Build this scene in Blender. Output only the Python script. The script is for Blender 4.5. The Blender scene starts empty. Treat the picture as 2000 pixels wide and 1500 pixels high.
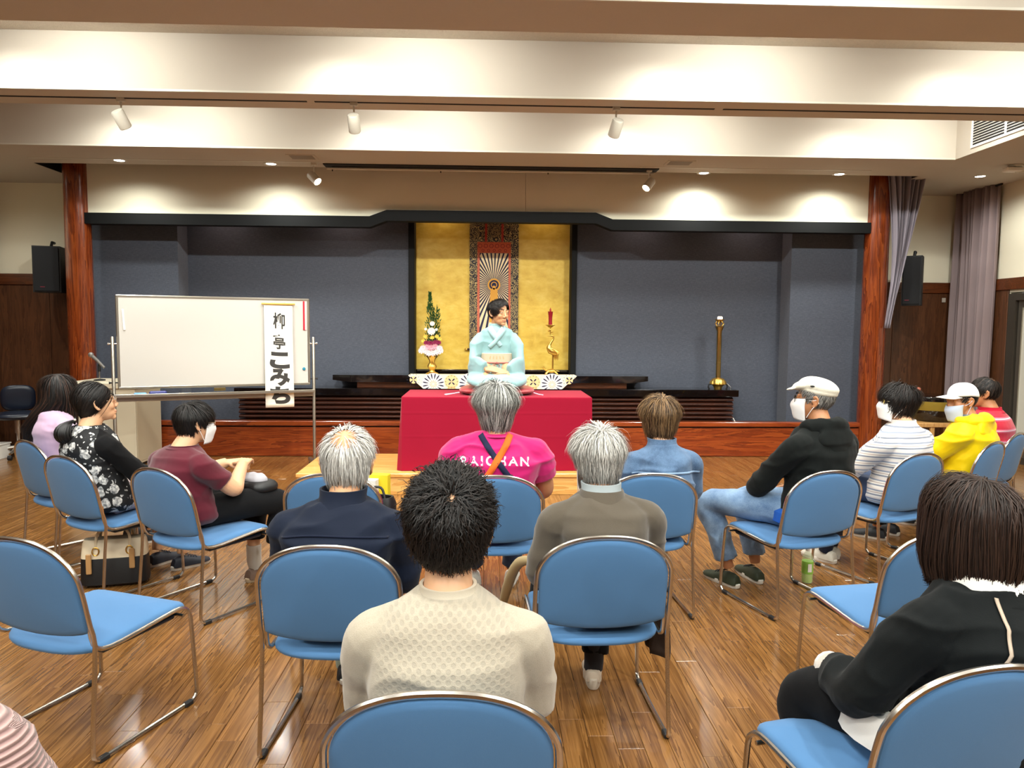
import bpy, math, random
import numpy as np
from mathutils import Vector, Matrix, Euler
from mathutils.bvhtree import BVHTree
random.seed(7)
PI = math.pi
D = bpy.data
SC = bpy.context.scene
COL = SC.collection
R_ = math.radians

# ------------------------------------------------------------------ camera, world, exposure
cam_d = D.cameras.new('camera'); cam = D.objects.new('camera', cam_d); COL.objects.link(cam)
F_PX = 1450.0
cam_d.sensor_width = 36.0; cam_d.lens = 36.0 * F_PX / 2000.0; cam_d.clip_start = 0.05
_Y = Vector((-53, 110, -F_PX)).normalized()          # the room's depth axis seen from the camera
_X = Vector((1, -0.0075, 0)); _X = (_X - _Y * _X.dot(_Y)).normalized()
_Z = _X.cross(_Y)
cam.matrix_world = Matrix(((_X.x, _X.y, _X.z, 0), (_Y.x, _Y.y, _Y.z, 0), (_Z.x, _Z.y, _Z.z, 1.55), (0, 0, 0, 1)))
SC.camera = cam
w = D.worlds.new('world'); SC.world = w; w.use_nodes = True
w.node_tree.nodes['Background'].inputs[0].default_value = (0.9, 0.85, 0.75, 1)
w.node_tree.nodes['Background'].inputs[1].default_value = 0.15
SC.view_settings.view_transform = 'Standard'; SC.view_settings.look = 'None'
SC.view_settings.gamma = 1.0; SC.view_settings.use_curve_mapping = False
SC.view_settings.exposure = 0.36
SC.cycles.max_bounces = 7; SC.cycles.diffuse_bounces = 5; SC.cycles.glossy_bounces = 4
SC.cycles.sample_clamp_indirect = 6.0

ROOM_DOWNLIGHT_W = 88.0     # coffer downlights and the added fill lamps between them
STAGE_DOWNLIGHT_W = 66.0     # downlights in the low ceiling before the stage
SPOT_W = 85.0
DOWN_COL = (0.97, 0.985, 0.92)
WARM_COL = (1.0, 0.95, 0.84)

# ------------------------------------------------------------------ helpers
def lin(h):
    h = h.lstrip('#'); out = []
    for i in (0, 2, 4):
        c = int(h[i:i+2], 16) / 255.0
        out.append(c / 12.92 if c <= 0.04045 else ((c + 0.055) / 1.055) ** 2.4)
    return tuple(out)

def obj(name, me, parent=None, loc=None):
    o = D.objects.new(name, me); COL.objects.link(o)
    if parent is not None: o.parent = parent
    if loc is not None: o.location = loc
    return o

def tag(o, label=None, cat=None, group=None, kind=None):
    if label: o['label'] = label
    if cat: o['category'] = cat
    if group: o['group'] = group
    if kind: o['kind'] = kind
    return o

def thing(name, label, cat, loc=(0, 0, 0), heading=0.0, group=None):
    o = D.objects.new(name, None); COL.objects.link(o)
    o.empty_display_size = 0.1
    o.location = loc; o.rotation_euler = (0, 0, -R_(heading))
    return tag(o, label, cat, group)

def copy_tree(o, parent=None):
    c = o.copy(); COL.objects.link(c)
    if parent is not None: c.parent = parent
    for ch in list(o.children): copy_tree(ch, c)
    return c

class MB:
    """collects shapes; build() links them as ONE mesh object"""
    def __init__(s): s.v = []; s.f = []; s.m = []; s.mi = 0
    def add(s, v, f):
        b = len(s.v); s.v.extend([tuple(p) for p in v])
        for q in f: s.f.append(tuple(b + i for i in q)); s.m.append(s.mi)
        return s
    def box(s, x0, x1, y0, y1, z0, z1, b=0.0, rot=None, at=None):
        if b <= 0:
            v = [(x, y, z) for x in (x0, x1) for y in (y0, y1) for z in (z0, z1)]
            f = [(0, 1, 3, 2), (4, 6, 7, 5), (0, 4, 5, 1), (2, 3, 7, 6), (0, 2, 6, 4), (1, 5, 7, 3)]
        else:
            b = min(b, abs(x1-x0)*.49, abs(y1-y0)*.49, abs(z1-z0)*.49)
            v = []; idx = {}
            for i, x in enumerate((x0, x1)):
                for j, y in enumerate((y0, y1)):
                    for k, z in enumerate((z0, z1)):
                        sx, sy, sz = (1, -1)[i], (1, -1)[j], (1, -1)[k]
                        for a in range(3):
                            idx[i, j, k, a] = len(v)
                            v.append((x + (0 if a == 0 else sx*b), y + (0 if a == 1 else sy*b), z + (0 if a == 2 else sz*b)))
            g = lambda i, j, k, a: idx[i, j, k, a]
            f = []
            for i in (0, 1):
                q = [g(i, 0, 0, 0), g(i, 1, 0, 0), g(i, 1, 1, 0), g(i, 0, 1, 0)]; f.append(q if i else q[::-1])
                q = [g(0, i, 0, 1), g(0, i, 1, 1), g(1, i, 1, 1), g(1, i, 0, 1)]; f.append(q if i else q[::-1])
                q = [g(0, 0, i, 2), g(1, 0, i, 2), g(1, 1, i, 2), g(0, 1, i, 2)]; f.append(q if i else q[::-1])
            for i in (0, 1):
                for j in (0, 1):
                    q = [g(i, j, 0, 0), g(i, j, 1, 0), g(i, j, 1, 1), g(i, j, 0, 1)]; f.append(q if (i + j) % 2 == 0 else q[::-1])
                    q = [g(i, 0, j, 0), g(i, 1, j, 0), g(i, 1, j, 2), g(i, 0, j, 2)]; f.append(q if (i + j) % 2 == 1 else q[::-1])
                    q = [g(0, i, j, 1), g(1, i, j, 1), g(1, i, j, 2), g(0, i, j, 2)]; f.append(q if (i + j) % 2 == 0 else q[::-1])
                    for k in (0, 1):
                        t = [g(i, j, k, 0), g(i, j, k, 1), g(i, j, k, 2)]; f.append(t if (i + j + k) % 2 == 1 else t[::-1])
        if rot is not None or at is not None:
            M = rot if rot is not None else Matrix.Identity(3); A = Vector(at or (0, 0, 0))
            v = [tuple(M @ Vector(p) + A) for p in v]
        return s.add(v, f)
    def rings(s, rs, closed=True, caps=True):
        n = len(rs[0]); v = [tuple(p) for r in rs for p in r]; f = []
        for i in range(len(rs) - 1):
            for j in range(n if closed else n - 1):
                k = (j + 1) % n
                f.append((i*n + j, i*n + k, (i+1)*n + k, (i+1)*n + j))
        if caps and closed:
            f.append(tuple(range(n))[::-1]); f.append(tuple(range((len(rs)-1)*n, len(rs)*n)))
        return s.add(v, f)
    def tube(s, path, r, n=8, caps=True, loop=False, flat=1.0):
        P = np.array(path, float); m = len(P)
        rad = np.full(m, float(r)) if np.isscalar(r) else np.array(r, float)
        if loop: T = np.roll(P, -1, 0) - np.roll(P, 1, 0)
        else: T = np.gradient(P, axis=0)
        T /= np.linalg.norm(T, axis=1)[:, None] + 1e-12
        u = np.cross(T[0], (0, 0, 1.0))
        if np.linalg.norm(u) < 1e-3: u = np.cross(T[0], (0, 1.0, 0))
        u /= np.linalg.norm(u); rs = []
        for i in range(m):
            u = u - T[i] * u.dot(T[i]); u /= np.linalg.norm(u) + 1e-12
            wv = np.cross(T[i], u)
            a = np.arange(n) * 2*PI/n
            rs.append(P[i] + rad[i] * (np.cos(a)[:, None]*u + flat*np.sin(a)[:, None]*wv))
        if loop: rs.append(rs[0]); return s.rings(rs, True, False)
        return s.rings(rs, True, caps)
    def lathe(s, prof, n=20, c=(0, 0, 0), lobes=0, lobe=0.0):
        rs = []
        for r, z in prof:
            a = np.arange(n) * 2*PI/n
            rr = max(r, 1e-4) * (1 + lobe*np.cos(lobes*a)) if lobes else max(r, 1e-4)*np.ones(n)
            rs.append(np.stack([c[0] + rr*np.cos(a), c[1] + rr*np.sin(a), np.full(n, c[2] + z)], 1))
        return s.rings(rs)
    def ball(s, c, r, nu=14, nv=9, M=None):
        r = (r, r, r) if np.isscalar(r) else r; v = []; f = []
        for i in range(nv + 1):
            t = PI*i/nv
            for j in range(nu):
                a = 2*PI*j/nu
                p = Vector((r[0]*math.sin(t)*math.cos(a), r[1]*math.sin(t)*math.sin(a), r[2]*math.cos(t)))
                if M is not None: p = M @ p
                v.append((p[0]+c[0], p[1]+c[1], p[2]+c[2]))
        for i in range(nv):
            for j in range(nu):
                k = (j+1) % nu; f.append((i*nu+j, (i+1)*nu+j, (i+1)*nu+k, i*nu+k))
        return s.add(v, f)
    def prism(s, poly, y0, y1):
        """polygon in x,z extruded along y"""
        n = len(poly); v = [(p[0], y0, p[1]) for p in poly] + [(p[0], y1, p[1]) for p in poly]
        f = [tuple(range(n)), tuple(range(n, 2*n))[::-1]] + [(i, i+n, (i+1) % n + n, (i+1) % n) for i in range(n)]
        return s.add(v, f)
    def grid(s, fn, nu, nv):
        v = [fn(i/nu, j/nv) for j in range(nv+1) for i in range(nu+1)]
        f = [(j*(nu+1)+i, j*(nu+1)+i+1, (j+1)*(nu+1)+i+1, (j+1)*(nu+1)+i) for j in range(nv) for i in range(nu)]
        return s.add(v, f)
    def xf(s, M):
        s.v = [tuple(M @ Vector(p)) for p in s.v]; return s
    def mesh(s, name, mats, smooth=True):
        me = D.meshes.new(name); me.from_pydata(s.v, [], s.f)
        if not isinstance(mats, (list, tuple)): mats = [mats]
        for m in mats: me.materials.append(m)
        if len(mats) > 1: me.polygons.foreach_set('material_index', s.m)
        if smooth:
            me.polygons.foreach_set('use_smooth', [True]*len(me.polygons))
            try: me.set_sharp_from_angle(angle=R_(38))
            except Exception: pass
        me.update(); return me
    def build(s, name, mats, parent=None, smooth=True, loc=None):
        return obj(name, s.mesh(name, mats, smooth), parent, loc)

def thicken(o, t, off=0.0):
    m = o.modifiers.new('thickness', 'SOLIDIFY'); m.thickness = t; m.offset = off; return o

def arc(c, r, a0, a1, n, plane='yz', x=0.0):
    out = []
    for i in range(n+1):
        a = R_(a0 + (a1-a0)*i/n); p, q = c[0] + r*math.cos(a), c[1] + r*math.sin(a)
        out.append((x, p, q) if plane == 'yz' else ((p, x, q) if plane == 'xz' else (p, q, x)))
    return out

# ------------------------------------------------------------------ materials
class G:
    def __init__(s, name):
        s.m = D.materials.new(name); s.m.use_nodes = True; s.nt = s.m.node_tree
        s.b = s.nt.nodes['Principled BSDF']
    def n(s, t, ins=None, **kw):
        x = s.nt.nodes.new(t)
        for k, v in kw.items(): setattr(x, k, v)
        for k, v in (ins or {}).items(): s.put(x.inputs[k], v)
        return x
    def put(s, sock, v):
        if isinstance(v, bpy.types.NodeSocket): s.nt.links.new(v, sock)
        elif isinstance(v, bpy.types.Node): s.nt.links.new(v.outputs[0], sock)
        else:
            if isinstance(v, (tuple, list)) and len(v) == 3 and sock.type == 'RGBA': v = (*v, 1)
            sock.default_value = v
    def set(s, **kw):
        for k, v in kw.items(): s.put(s.b.inputs[k.replace('_', ' ')], v)
        return s
    def mth(s, op, a, b=None, c=None):
        x = s.n('ShaderNodeMath', operation=op); s.put(x.inputs[0], a)
        if b is not None: s.put(x.inputs[1], b)
        if c is not None: s.put(x.inputs[2], c)
        return x.outputs[0]
    def mix(s, f, a, b):
        x = s.n('ShaderNodeMix', data_type='RGBA'); s.put(x.inputs[0], f); s.put(x.inputs[6], a); s.put(x.inputs[7], b); return x.outputs[2]
    def coord(s, kind='Object', scale=(1, 1, 1), rot=(0, 0, 0)):
        if kind == 'World': o = s.n('ShaderNodeNewGeometry').outputs['Position']
        else: o = s.n('ShaderNodeTexCoord').outputs[kind]
        return s.n('ShaderNodeMapping', {'Vector': o, 'Scale': scale, 'Rotation': rot}).outputs[0]
    def noise(s, vec, scale=5, detail=3, rough=.5, dist=0.0):
        return s.n('ShaderNodeTexNoise', {'Vector': vec, 'Scale': scale, 'Detail': detail, 'Roughness': rough, 'Distortion': dist}).outputs[0]
    def ramp(s, f, stops):
        x = s.n('ShaderNodeValToRGB', {'Fac': f}); e = x.color_ramp.elements
        while len(e) < len(stops): e.new(0.5)
        for q, (p, c) in zip(e, stops):
            q.position = p; q.color = (*c, 1) if len(c) == 3 else c
        return x.outputs[0]
    def bump(s, h, strength=.2, dist=.01):
        s.put(s.b.inputs['Normal'], s.n('ShaderNodeBump', {'Height': h, 'Strength': strength, 'Distance': dist})); return s
    def sep(s, vec):
        return s.n('ShaderNodeSeparateXYZ', {'Vector': vec}).outputs

def sc3(c, k): return tuple(min(1, x*k) for x in c)

def plain(name, c, rough=.5, metal=0.0, var=0.0, vs=6, bump=0.0, bs=200, coat=0.0, sheen=0.0, spec=.5, bd=.002):
    g = G(name); c = lin(c) if isinstance(c, str) else c
    g.set(Base_Color=c, Roughness=rough, Metallic=metal, Coat_Weight=coat, Sheen_Weight=sheen)
    g.b.inputs['Specular IOR Level'].default_value = spec
    v = None
    if var or bump: v = g.coord()
    if var: g.set(Base_Color=g.mix(g.noise(v, vs, 4), sc3(c, 1-var), sc3(c, 1+var)))
    if bump: g.bump(g.noise(v, bs, 2), bump, bd)
    return g.m

def emit(name, c, k):
    g = G(name); g.set(Base_Color=(0, 0, 0), Emission_Color=c, Emission_Strength=k); return g.m

def wood(name, dark, mid, light, rough=.25, axis='Z', coat=.3, scale=1.0, rings=False):
    g = G(name)
    sc = {'Z': (9, 9, .8), 'Y': (9, .8, 9), 'X': (.8, 9, 9)}[axis]
    v = g.coord('Object', tuple(x*scale for x in sc))
    n1 = g.noise(v, 1.0, 5, .6, 1.2)
    lines = g.mth('FRACT', g.mth('MULTIPLY', n1, 9.0 if rings else 6.0))
    fine = g.noise(g.coord('Object', tuple(x*scale*8 for x in sc)), 1.5, 3, .6)
    f = g.mth('ADD', g.mth('MULTIPLY', lines, .45), g.mth('MULTIPLY', fine, .55))
    col = g.ramp(f, [(.12, lin(dark)), (.45, lin(mid)), (.85, lin(light))])
    g.set(Base_Color=col, Roughness=rough, Coat_Weight=coat, Coat_Roughness=.15)
    g.bump(fine, .05, .002)
    return g.m

def m_floor():
    g = G('floor wood')
    oi = g.n('ShaderNodeObjectInfo').outputs['Random']; isl = g.n('ShaderNodeNewGeometry').outputs['Random Per Island']
    rnd = g.mth('FRACT', g.mth('ADD', g.mth('MULTIPLY', oi, 7.31), g.mth('MULTIPLY', isl, 5.17)))
    pos = g.n('ShaderNodeNewGeometry').outputs['Position']
    off = g.n('ShaderNodeCombineXYZ', {'X': g.mth('MULTIPLY', rnd, 13.0), 'Y': g.mth('MULTIPLY', rnd, 37.0), 'Z': rnd}).outputs[0]
    p2 = g.n('ShaderNodeVectorMath', {0: pos, 1: off}, operation='ADD').outputs[0]
    v = g.n('ShaderNodeMapping', {'Vector': p2, 'Scale': (22, .9, 1)}).outputs[0]
    n1 = g.noise(v, 1.0, 4, .55, .6)
    lines = g.mth('FRACT', g.mth('MULTIPLY', n1, 6.0))
    v2 = g.n('ShaderNodeMapping', {'Vector': p2, 'Scale': (160, 5, 1)}).outputs[0]
    fine = g.noise(v2, 1.0, 3, .6)
    f = g.mth('ADD', g.mth('MULTIPLY', lines, .5), g.mth('MULTIPLY', fine, .5))
    col = g.ramp(f, [(.15, lin('#553619')), (.45, lin('#775028')), (.85, lin('#976b3a'))])
    hsv = g.n('ShaderNodeHueSaturation', {'Color': col, 'Value': g.mth('ADD', g.mth('MULTIPLY', rnd, .25), .85)})
    g.set(Base_Color=hsv, Roughness=g.mth('ADD', g.mth('MULTIPLY', fine, .12), .16), Coat_Weight=.25, Coat_Roughness=.12)
    g.bump(fine, .04, .001)
    return g.m

def m_plaster(name, c, weave=True):
    g = G(name); v = g.coord('World')
    n = g.noise(v, 3, 4); c = lin(c)
    a = g.noise(g.n('ShaderNodeMapping', {'Vector': v, 'Scale': (60, 60, 900)}).outputs[0], 1, 2)
    g.set(Base_Color=g.mix(g.mth('ADD', g.mth('MULTIPLY', n, .5), g.mth('MULTIPLY', a, .5)), sc3(c, .95), sc3(c, 1.05)), Roughness=.85)
    g.bump(g.mth('ADD', a, g.noise(v, 260, 2)), .12, .003)
    return g.m

def m_bluewall():
    g = G('blue woven wall cloth'); v = g.coord('World')
    a = g.noise(g.n('ShaderNodeMapping', {'Vector': v, 'Scale': (25, 25, 260)}).outputs[0], 1, 3, .6)
    b = g.noise(g.n('ShaderNodeMapping', {'Vector': v, 'Scale': (260, 260, 25)}).outputs[0], 1, 3, .6)
    f = g.mth('ADD', g.mth('MULTIPLY', a, .55), g.mth('MULTIPLY', b, .45))
    g.set(Base_Color=g.ramp(f, [(.3, lin('#2f3441')), (.55, lin('#454b58')), (.75, lin('#5e6471'))]), Roughness=.7, Sheen_Weight=.2)
    g.bump(f, .25, .003)
    return g.m

def m_gold():
    g = G('gold leaf'); v = g.coord('World')
    n = g.noise(g.n('ShaderNodeMapping', {'Vector': v, 'Scale': (3, 3, 5)}).outputs[0], 2, 6, .6, .3)
    g.set(Base_Color=g.ramp(n, [(.25, lin('#c9a03c')), (.52, lin('#dcbb50')), (.8, lin('#ead072'))]), Metallic=.15, Roughness=.42)
    g.bump(n, .1, .003)
    return g.m

def m_knit():
    g = G('beige lace knit'); v = g.coord('Object')
    s = g.sep(v); S = 1/.0215
    # offset rows of small rosettes on the upper back
    def lattice(ox, oz):
        fx = g.mth('SUBTRACT', g.mth('FRACT', g.mth('ADD', g.mth('MULTIPLY', s[0], S), ox)), .5)
        fz = g.mth('SUBTRACT', g.mth('FRACT', g.mth('ADD', g.mth('MULTIPLY', s[2], S), oz)), .5)
        return g.mth('SQRT', g.mth('ADD', g.mth('MULTIPLY', fx, fx), g.mth('MULTIPLY', fz, fz)))
    d = g.mth('MINIMUM', lattice(0, 0), lattice(.5, .5))
    dot = g.mth('SUBTRACT', 1.0, g.n('ShaderNodeMapRange', {'Value': d, 'From Min': .20, 'From Max': .30}).outputs[0])
    zz = g.n('ShaderNodeMapRange', {'Value': s[2], 'From Min': .66, 'From Max': .76}).outputs[0]
    zt = g.n('ShaderNodeMapRange', {'Value': s[2], 'From Min': .96, 'From Max': .92}).outputs[0]
    xx = g.n('ShaderNodeMapRange', {'Value': g.mth('ABSOLUTE', s[0]), 'From Min': .17, 'From Max': .13}).outputs[0]
    f = g.mth('MULTIPLY', g.mth('MULTIPLY', dot, zz), g.mth('MULTIPLY', zt, xx))
    st = g.noise(g.n('ShaderNodeMapping', {'Vector': v, 'Scale': (300, 300, 700)}).outputs[0], 1, 2)
    base = g.mix(st, lin('#a39885'), lin('#beb4a2'))
    g.set(Base_Color=g.mix(g.mth('MULTIPLY', f, .5), base, lin('#9a9384')), Roughness=.9, Sheen_Weight=.3)
    g.bump(g.mth('SUBTRACT', st, f), .35, .002)
    return g.m

def m_stripes(name, stops, period, attr='along', rough=.85):
    g = G(name)
    a = g.n('ShaderNodeAttribute', attribute_name=attr).outputs['Fac']
    f = g.mth('FRACT', g.mth('DIVIDE', a, period))
    x = g.ramp(f, stops); x.node.color_ramp.interpolation = 'CONSTANT'
    v = g.coord('Object'); g.set(Base_Color=x, Roughness=rough, Sheen_Weight=.2); g.bump(g.noise(v, 500, 2), .15, .002)
    return g.m

def m_floral():
    g = G('black white floral cloth'); v = g.coord('Object')
    wv = g.n('ShaderNodeVectorMath', {0: v, 1: g.n('ShaderNodeTexNoise', {'Vector': v, 'Scale': 22.0}).outputs[1]}, operation='MULTIPLY_ADD')
    wv.inputs[2].default_value = (0, 0, 0)
    warp = g.n('ShaderNodeVectorMath', {0: v, 1: g.n('ShaderNodeVectorMath', {0: g.n('ShaderNodeTexNoise', {'Vector': v, 'Scale': 24.0}).outputs[1], 'Scale': .045}, operation='SCALE').outputs[0]}, operation='ADD').outputs[0]
    a = g.n('ShaderNodeTexVoronoi', {'Vector': warp, 'Scale': 13.5}).outputs['Distance']
    b = g.n('ShaderNodeTexVoronoi', {'Vector': warp, 'Scale': 38.0}).outputs['Distance']
    n = g.noise(v, 30, 3)
    m1 = g.n('ShaderNodeMapRange', {'Value': g.mth('ADD', a, g.mth('MULTIPLY', n, .3)), 'From Min': .585, 'From Max': .565}).outputs[0]
    m2 = g.n('ShaderNodeMapRange', {'Value': b, 'From Min': .26, 'From Max': .24}).outputs[0]
    petal = g.ramp(g.noise(v, 60, 4), [(.35, lin('#5d6166')), (.55, lin('#c9c8c5')), (.7, lin('#eceae6'))])
    g.set(Base_Color=g.mix(g.mth('MAXIMUM', m1, m2), lin('#0c0d10'), petal), Roughness=.75)
    return g.m

def m_brocade():
    g = G('dark brocade'); v = g.coord('Object')
    a = g.n('ShaderNodeTexVoronoi', {'Vector': v, 'Scale': 13.0}).outputs['Distance']
    ringf = g.mth('SINE', g.mth('MULTIPLY', a, 34.0))
    n = g.noise(v, 42, 3, .6, 1.5)
    f = g.n('ShaderNodeMapRange', {'Value': g.mth('ADD', g.mth('MULTIPLY', ringf, .14), n), 'From Min': .54, 'From Max': .58}).outputs[0]
    g.set(Base_Color=g.mix(f, lin('#14131f'), lin('#b5a06c')), Roughness=.6)
    return g.m

def m_denim(name, c1, c2):
    g = G(name); v = g.coord('Object')
    n = g.noise(v, 7, 5, .65); t = g.noise(g.n('ShaderNodeMapping', {'Vector': v, 'Scale': (500, 500, 180)}).outputs[0], 1, 2)
    g.set(Base_Color=g.ramp(g.mth('ADD', g.mth('MULTIPLY', n, .7), g.mth('MULTIPLY', t, .3)), [(.35, lin(c1)), (.68, lin(c2))]), Roughness=.85, Sheen_Weight=.15)
    g.bump(t, .25, .002)
    return g.m

def m_hair(name, rough=.5):
    g = G(name)
    a = g.n('ShaderNodeAttribute', attribute_name='tint').outputs['Color']
    g.set(Base_Color=a, Roughness=rough); g.b.inputs['Specular IOR Level'].default_value = .32
    return g.m

def m_skin(name, c):
    g = G(name); c = lin(c); v = g.coord('Object')
    n = g.noise(v, 18, 4)
    g.set(Base_Color=g.mix(n, sc3(c, .9), (min(1, c[0]*1.08), c[1]*1.04, c[2]*1.02)), Roughness=.5, Subsurface_Weight=.08)
    g.b.inputs['Subsurface Radius'].default_value = (.012, .005, .003)
    g.bump(g.noise(v, 350, 2), .06, .001)
    return g.m

def m_cloth(name, c, rough=.85, ws=400, var=.08, sheen=.06, bump=.2):
    g = G(name); c = lin(c); v = g.coord('Object')
    a = g.noise(v, ws, 2); n = g.noise(v, 5, 4)
    g.set(Base_Color=g.mix(g.mth('ADD', g.mth('MULTIPLY', a, .4), g.mth('MULTIPLY', n, .6)), sc3(c, 1-var), sc3(c, 1+var)), Roughness=rough, Sheen_Weight=sheen); g.b.inputs['Specular IOR Level'].default_value = .2
    g.bump(a, bump, .002)
    return g.m

M = {}
M['floor'] = m_floor()
M['plaster'] = m_plaster('cream wall paper', '#e6dfc8')
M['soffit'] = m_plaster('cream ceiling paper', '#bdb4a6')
M['board'] = plain('mineral ceiling board', '#cfc8bb', .9, var=.12, vs=60, bump=.5, bs=120, bd=.006)
M['blue'] = m_bluewall()
M['gold'] = m_gold()
M['column'] = wood('polished red wood', '#3a1206', '#6e2d10', '#93471b', .22, 'Z', .5, .55, True)
M['stage'] = wood('stage red wood', '#4d1a09', '#7d3212', '#9c4a1c', .28, 'X', .35, .7)
M['mahogany'] = wood('dark mahogany', '#1c0a05', '#35170b', '#4a2312', .45, 'X', .0)
M['wains'] = wood('dark brown panel', '#3a1f11', '#50301b', '#633c23', .4, 'Z', .15)
M['rail'] = wood('brown rail', '#3a1b0d', '#52280f', '#6a371a', .35, 'X', .2)
M['platform'] = wood('pale platform wood', '#b07a36', '#cf9a52', '#e0b06c', .4, 'X', .2, .6)
M['lacquer'] = plain('black lacquer', '#0a0708', .12, coat=.6)
M['black'] = plain('matt black', '#0c0c0e', .6)
M['recess'] = plain('dark recess', '#141110', .8)
M['beamblack'] = plain('black painted timber', '#07090a', .7, bump=.1, spec=.25)
M['chrome'] = plain('chromed steel', '#cdc8c0', .26, 1.0)
M['steel'] = plain('brushed steel', '#a8a296', .34, .9)
M['chair'] = m_cloth('blue chair fabric', '#4d77a3', .85, 900, .05, .12, .15)
M['shell'] = plain('dark seat shell', '#16243a', .5)
M['rubber'] = plain('black rubber', '#1b1b1c', .6)
M['white_plastic'] = plain('white plastic', '#e8e4dc', .35)
M['lampwhite'] = plain('white lamp enamel', '#c9c4b6', .4)
M['brass'] = plain('polished brass', '#d4ab55', .28, .9, var=.1, vs=30)
M['brass_old'] = plain('aged brass', '#a8925c', .3, 1.0, var=.15, vs=20)
M['whiteboard'] = plain('whiteboard enamel', '#bdbab4', .3)
M['red_cloth'] = m_cloth('crimson felt', '#8e0528', .9, 500, .06, .08)
M['paper'] = plain('banner paper', '#ece8dc', .8, var=.03, bump=.05, bs=30)
M['ink'] = plain('black ink', '#2a2826', .6)
M['drape'] = m_cloth('grey drape', '#8d8791', .85, 300, .06)
M['drape2'] = m_cloth('mauve grey drape', '#8f7f80', .85, 300, .06)
M['navy_print'] = plain('navy print', '#14163c', .7)
M['ivory_print'] = plain('ivory print', '#e3cfa6', .7)
M['cream_print'] = plain('cream print', '#efe3c8', .7)
M['peach_print'] = plain('peach print', '#d9a869', .7)
M['orange_print'] = plain('orange print', '#c0552f', .7, var=.3, vs=60)
M['orange_trim'] = plain('orange trim', '#c4664a', .7)
M['gold_print'] = plain('gold print', '#d39a3a', .6, .2)
M['brocade'] = m_brocade()
M['glow'] = emit('lamp glow', (1, .95, .86), 9.0)
M['glow_warm'] = emit('warm lamp glow', (1, .85, .62), 14.0)
M['hair'] = m_hair('hair strands')
M['scalp'] = {}
# ------------------------------------------------------------------ room shell
LOW, COF = 3.33, 3.76            # low ceiling and coffer heights
RX, YB, YF, CX = 6.30, 9.75, -3.6, 4.88

def struct(name, mb, mats, smooth=False):
    return tag(mb.build(name, mats, None, smooth), kind='structure')

fl = struct('floor', MB().box(-RX-.2, RX+.2, YF-.2, YB+.4, -.12, -.0115), M['black'])
PW, PL = .1, .9
def plank_mesh():
    b = .0014; x, y, h = PW/2-.0006, PL/2-.0006, .0115
    v = [(-x, -y, -h), (x, -y, -h), (x, y, -h), (-x, y, -h), (-x, -y, -b), (x, -y, -b), (x, y, -b), (-x, y, -b),
         (-x+b, -y+b, 0), (x-b, -y+b, 0), (x-b, y-b, 0), (-x+b, y-b, 0)]
    f = [(8, 9, 10, 11)]
    for k in (0, 4):
        f += [(k+i, k+(i+1) % 4, k+4+(i+1) % 4, k+4+i) for i in range(4)]
    return v, f
pv, pf = plank_mesh()
pm = D.meshes.new('plank'); pm.from_pydata(pv, [], pf); pm.materials.append(M['floor'])
cand, rest = [], MB()
rr = random.Random(3)
for i in range(int(2*RX/PW)+1):
    x = -RX + PW*(i+.5)
    y = YF - rr.random()*PL
    while y < 9.0:
        yc = y + PL/2
        vis = yc > 1.55 and abs(x - .037*yc) < .72*yc + .05
        if vis: cand.append((x*x + yc*yc, x, yc))
        elif yc > -.5 or True: rest.add([(a+x, b+yc, c) for a, b, c in pv], pf)
        y += PL
cand.sort()
for k, (_, x, yc) in enumerate(cand):
    if k < 300: obj('plank', pm, fl, (x, yc, 0))
    else: rest.add([(a+x, b+yc, c) for a, b, c in pv], pf)
far = rest.build('plank_field', M['floor'], fl, False); far['kind'] = 'stuff'

# ceiling: low rim, coffers between beams, recess for the curtain rail
ce = MB()
ce.box(-RX, RX, 7.7, 8.55, LOW, LOW+.5); ce.box(-RX, -5.0, 8.55, YB, LOW, LOW+.5); ce.box(5.0, RX, 8.55, YB, LOW, LOW+.5)
ce.box(-5.0, 5.0, 9.1, YB, LOW, LOW+.5)
ce.box(-RX, -CX, YF, 7.7, LOW, LOW+.5); ce.box(CX, RX, YF, 7.7, LOW, LOW+.5)
struct('ceiling', ce, M['soffit'])
struct('ceiling_coffer', MB().box(-CX-.01, CX+.01, YF, 7.71, COF, COF+.1), M['board'])
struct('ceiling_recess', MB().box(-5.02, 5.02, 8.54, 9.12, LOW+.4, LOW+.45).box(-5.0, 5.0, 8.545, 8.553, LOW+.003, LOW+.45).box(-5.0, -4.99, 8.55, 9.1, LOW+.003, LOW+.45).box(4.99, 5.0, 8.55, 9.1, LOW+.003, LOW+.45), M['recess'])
for y0, y1 in ((5.9, 6.3), (4.16, 4.62), (2.4, 2.86), (.65, 1.1), (-1.1, -.65), (-2.85, -2.4)):
    struct('ceiling_beam', MB().box(-CX, CX, y0, y1, LOW, COF+.05, .004), M['soffit'])
# corner beads along the lit edges
for k, y in enumerate((7.7, 5.9, 4.16)):
    struct('trim_%d' % (k+1), MB().box(-CX, CX, y-.004, y+.012, LOW-.003, LOW+.012), M['lampwhite'])

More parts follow.
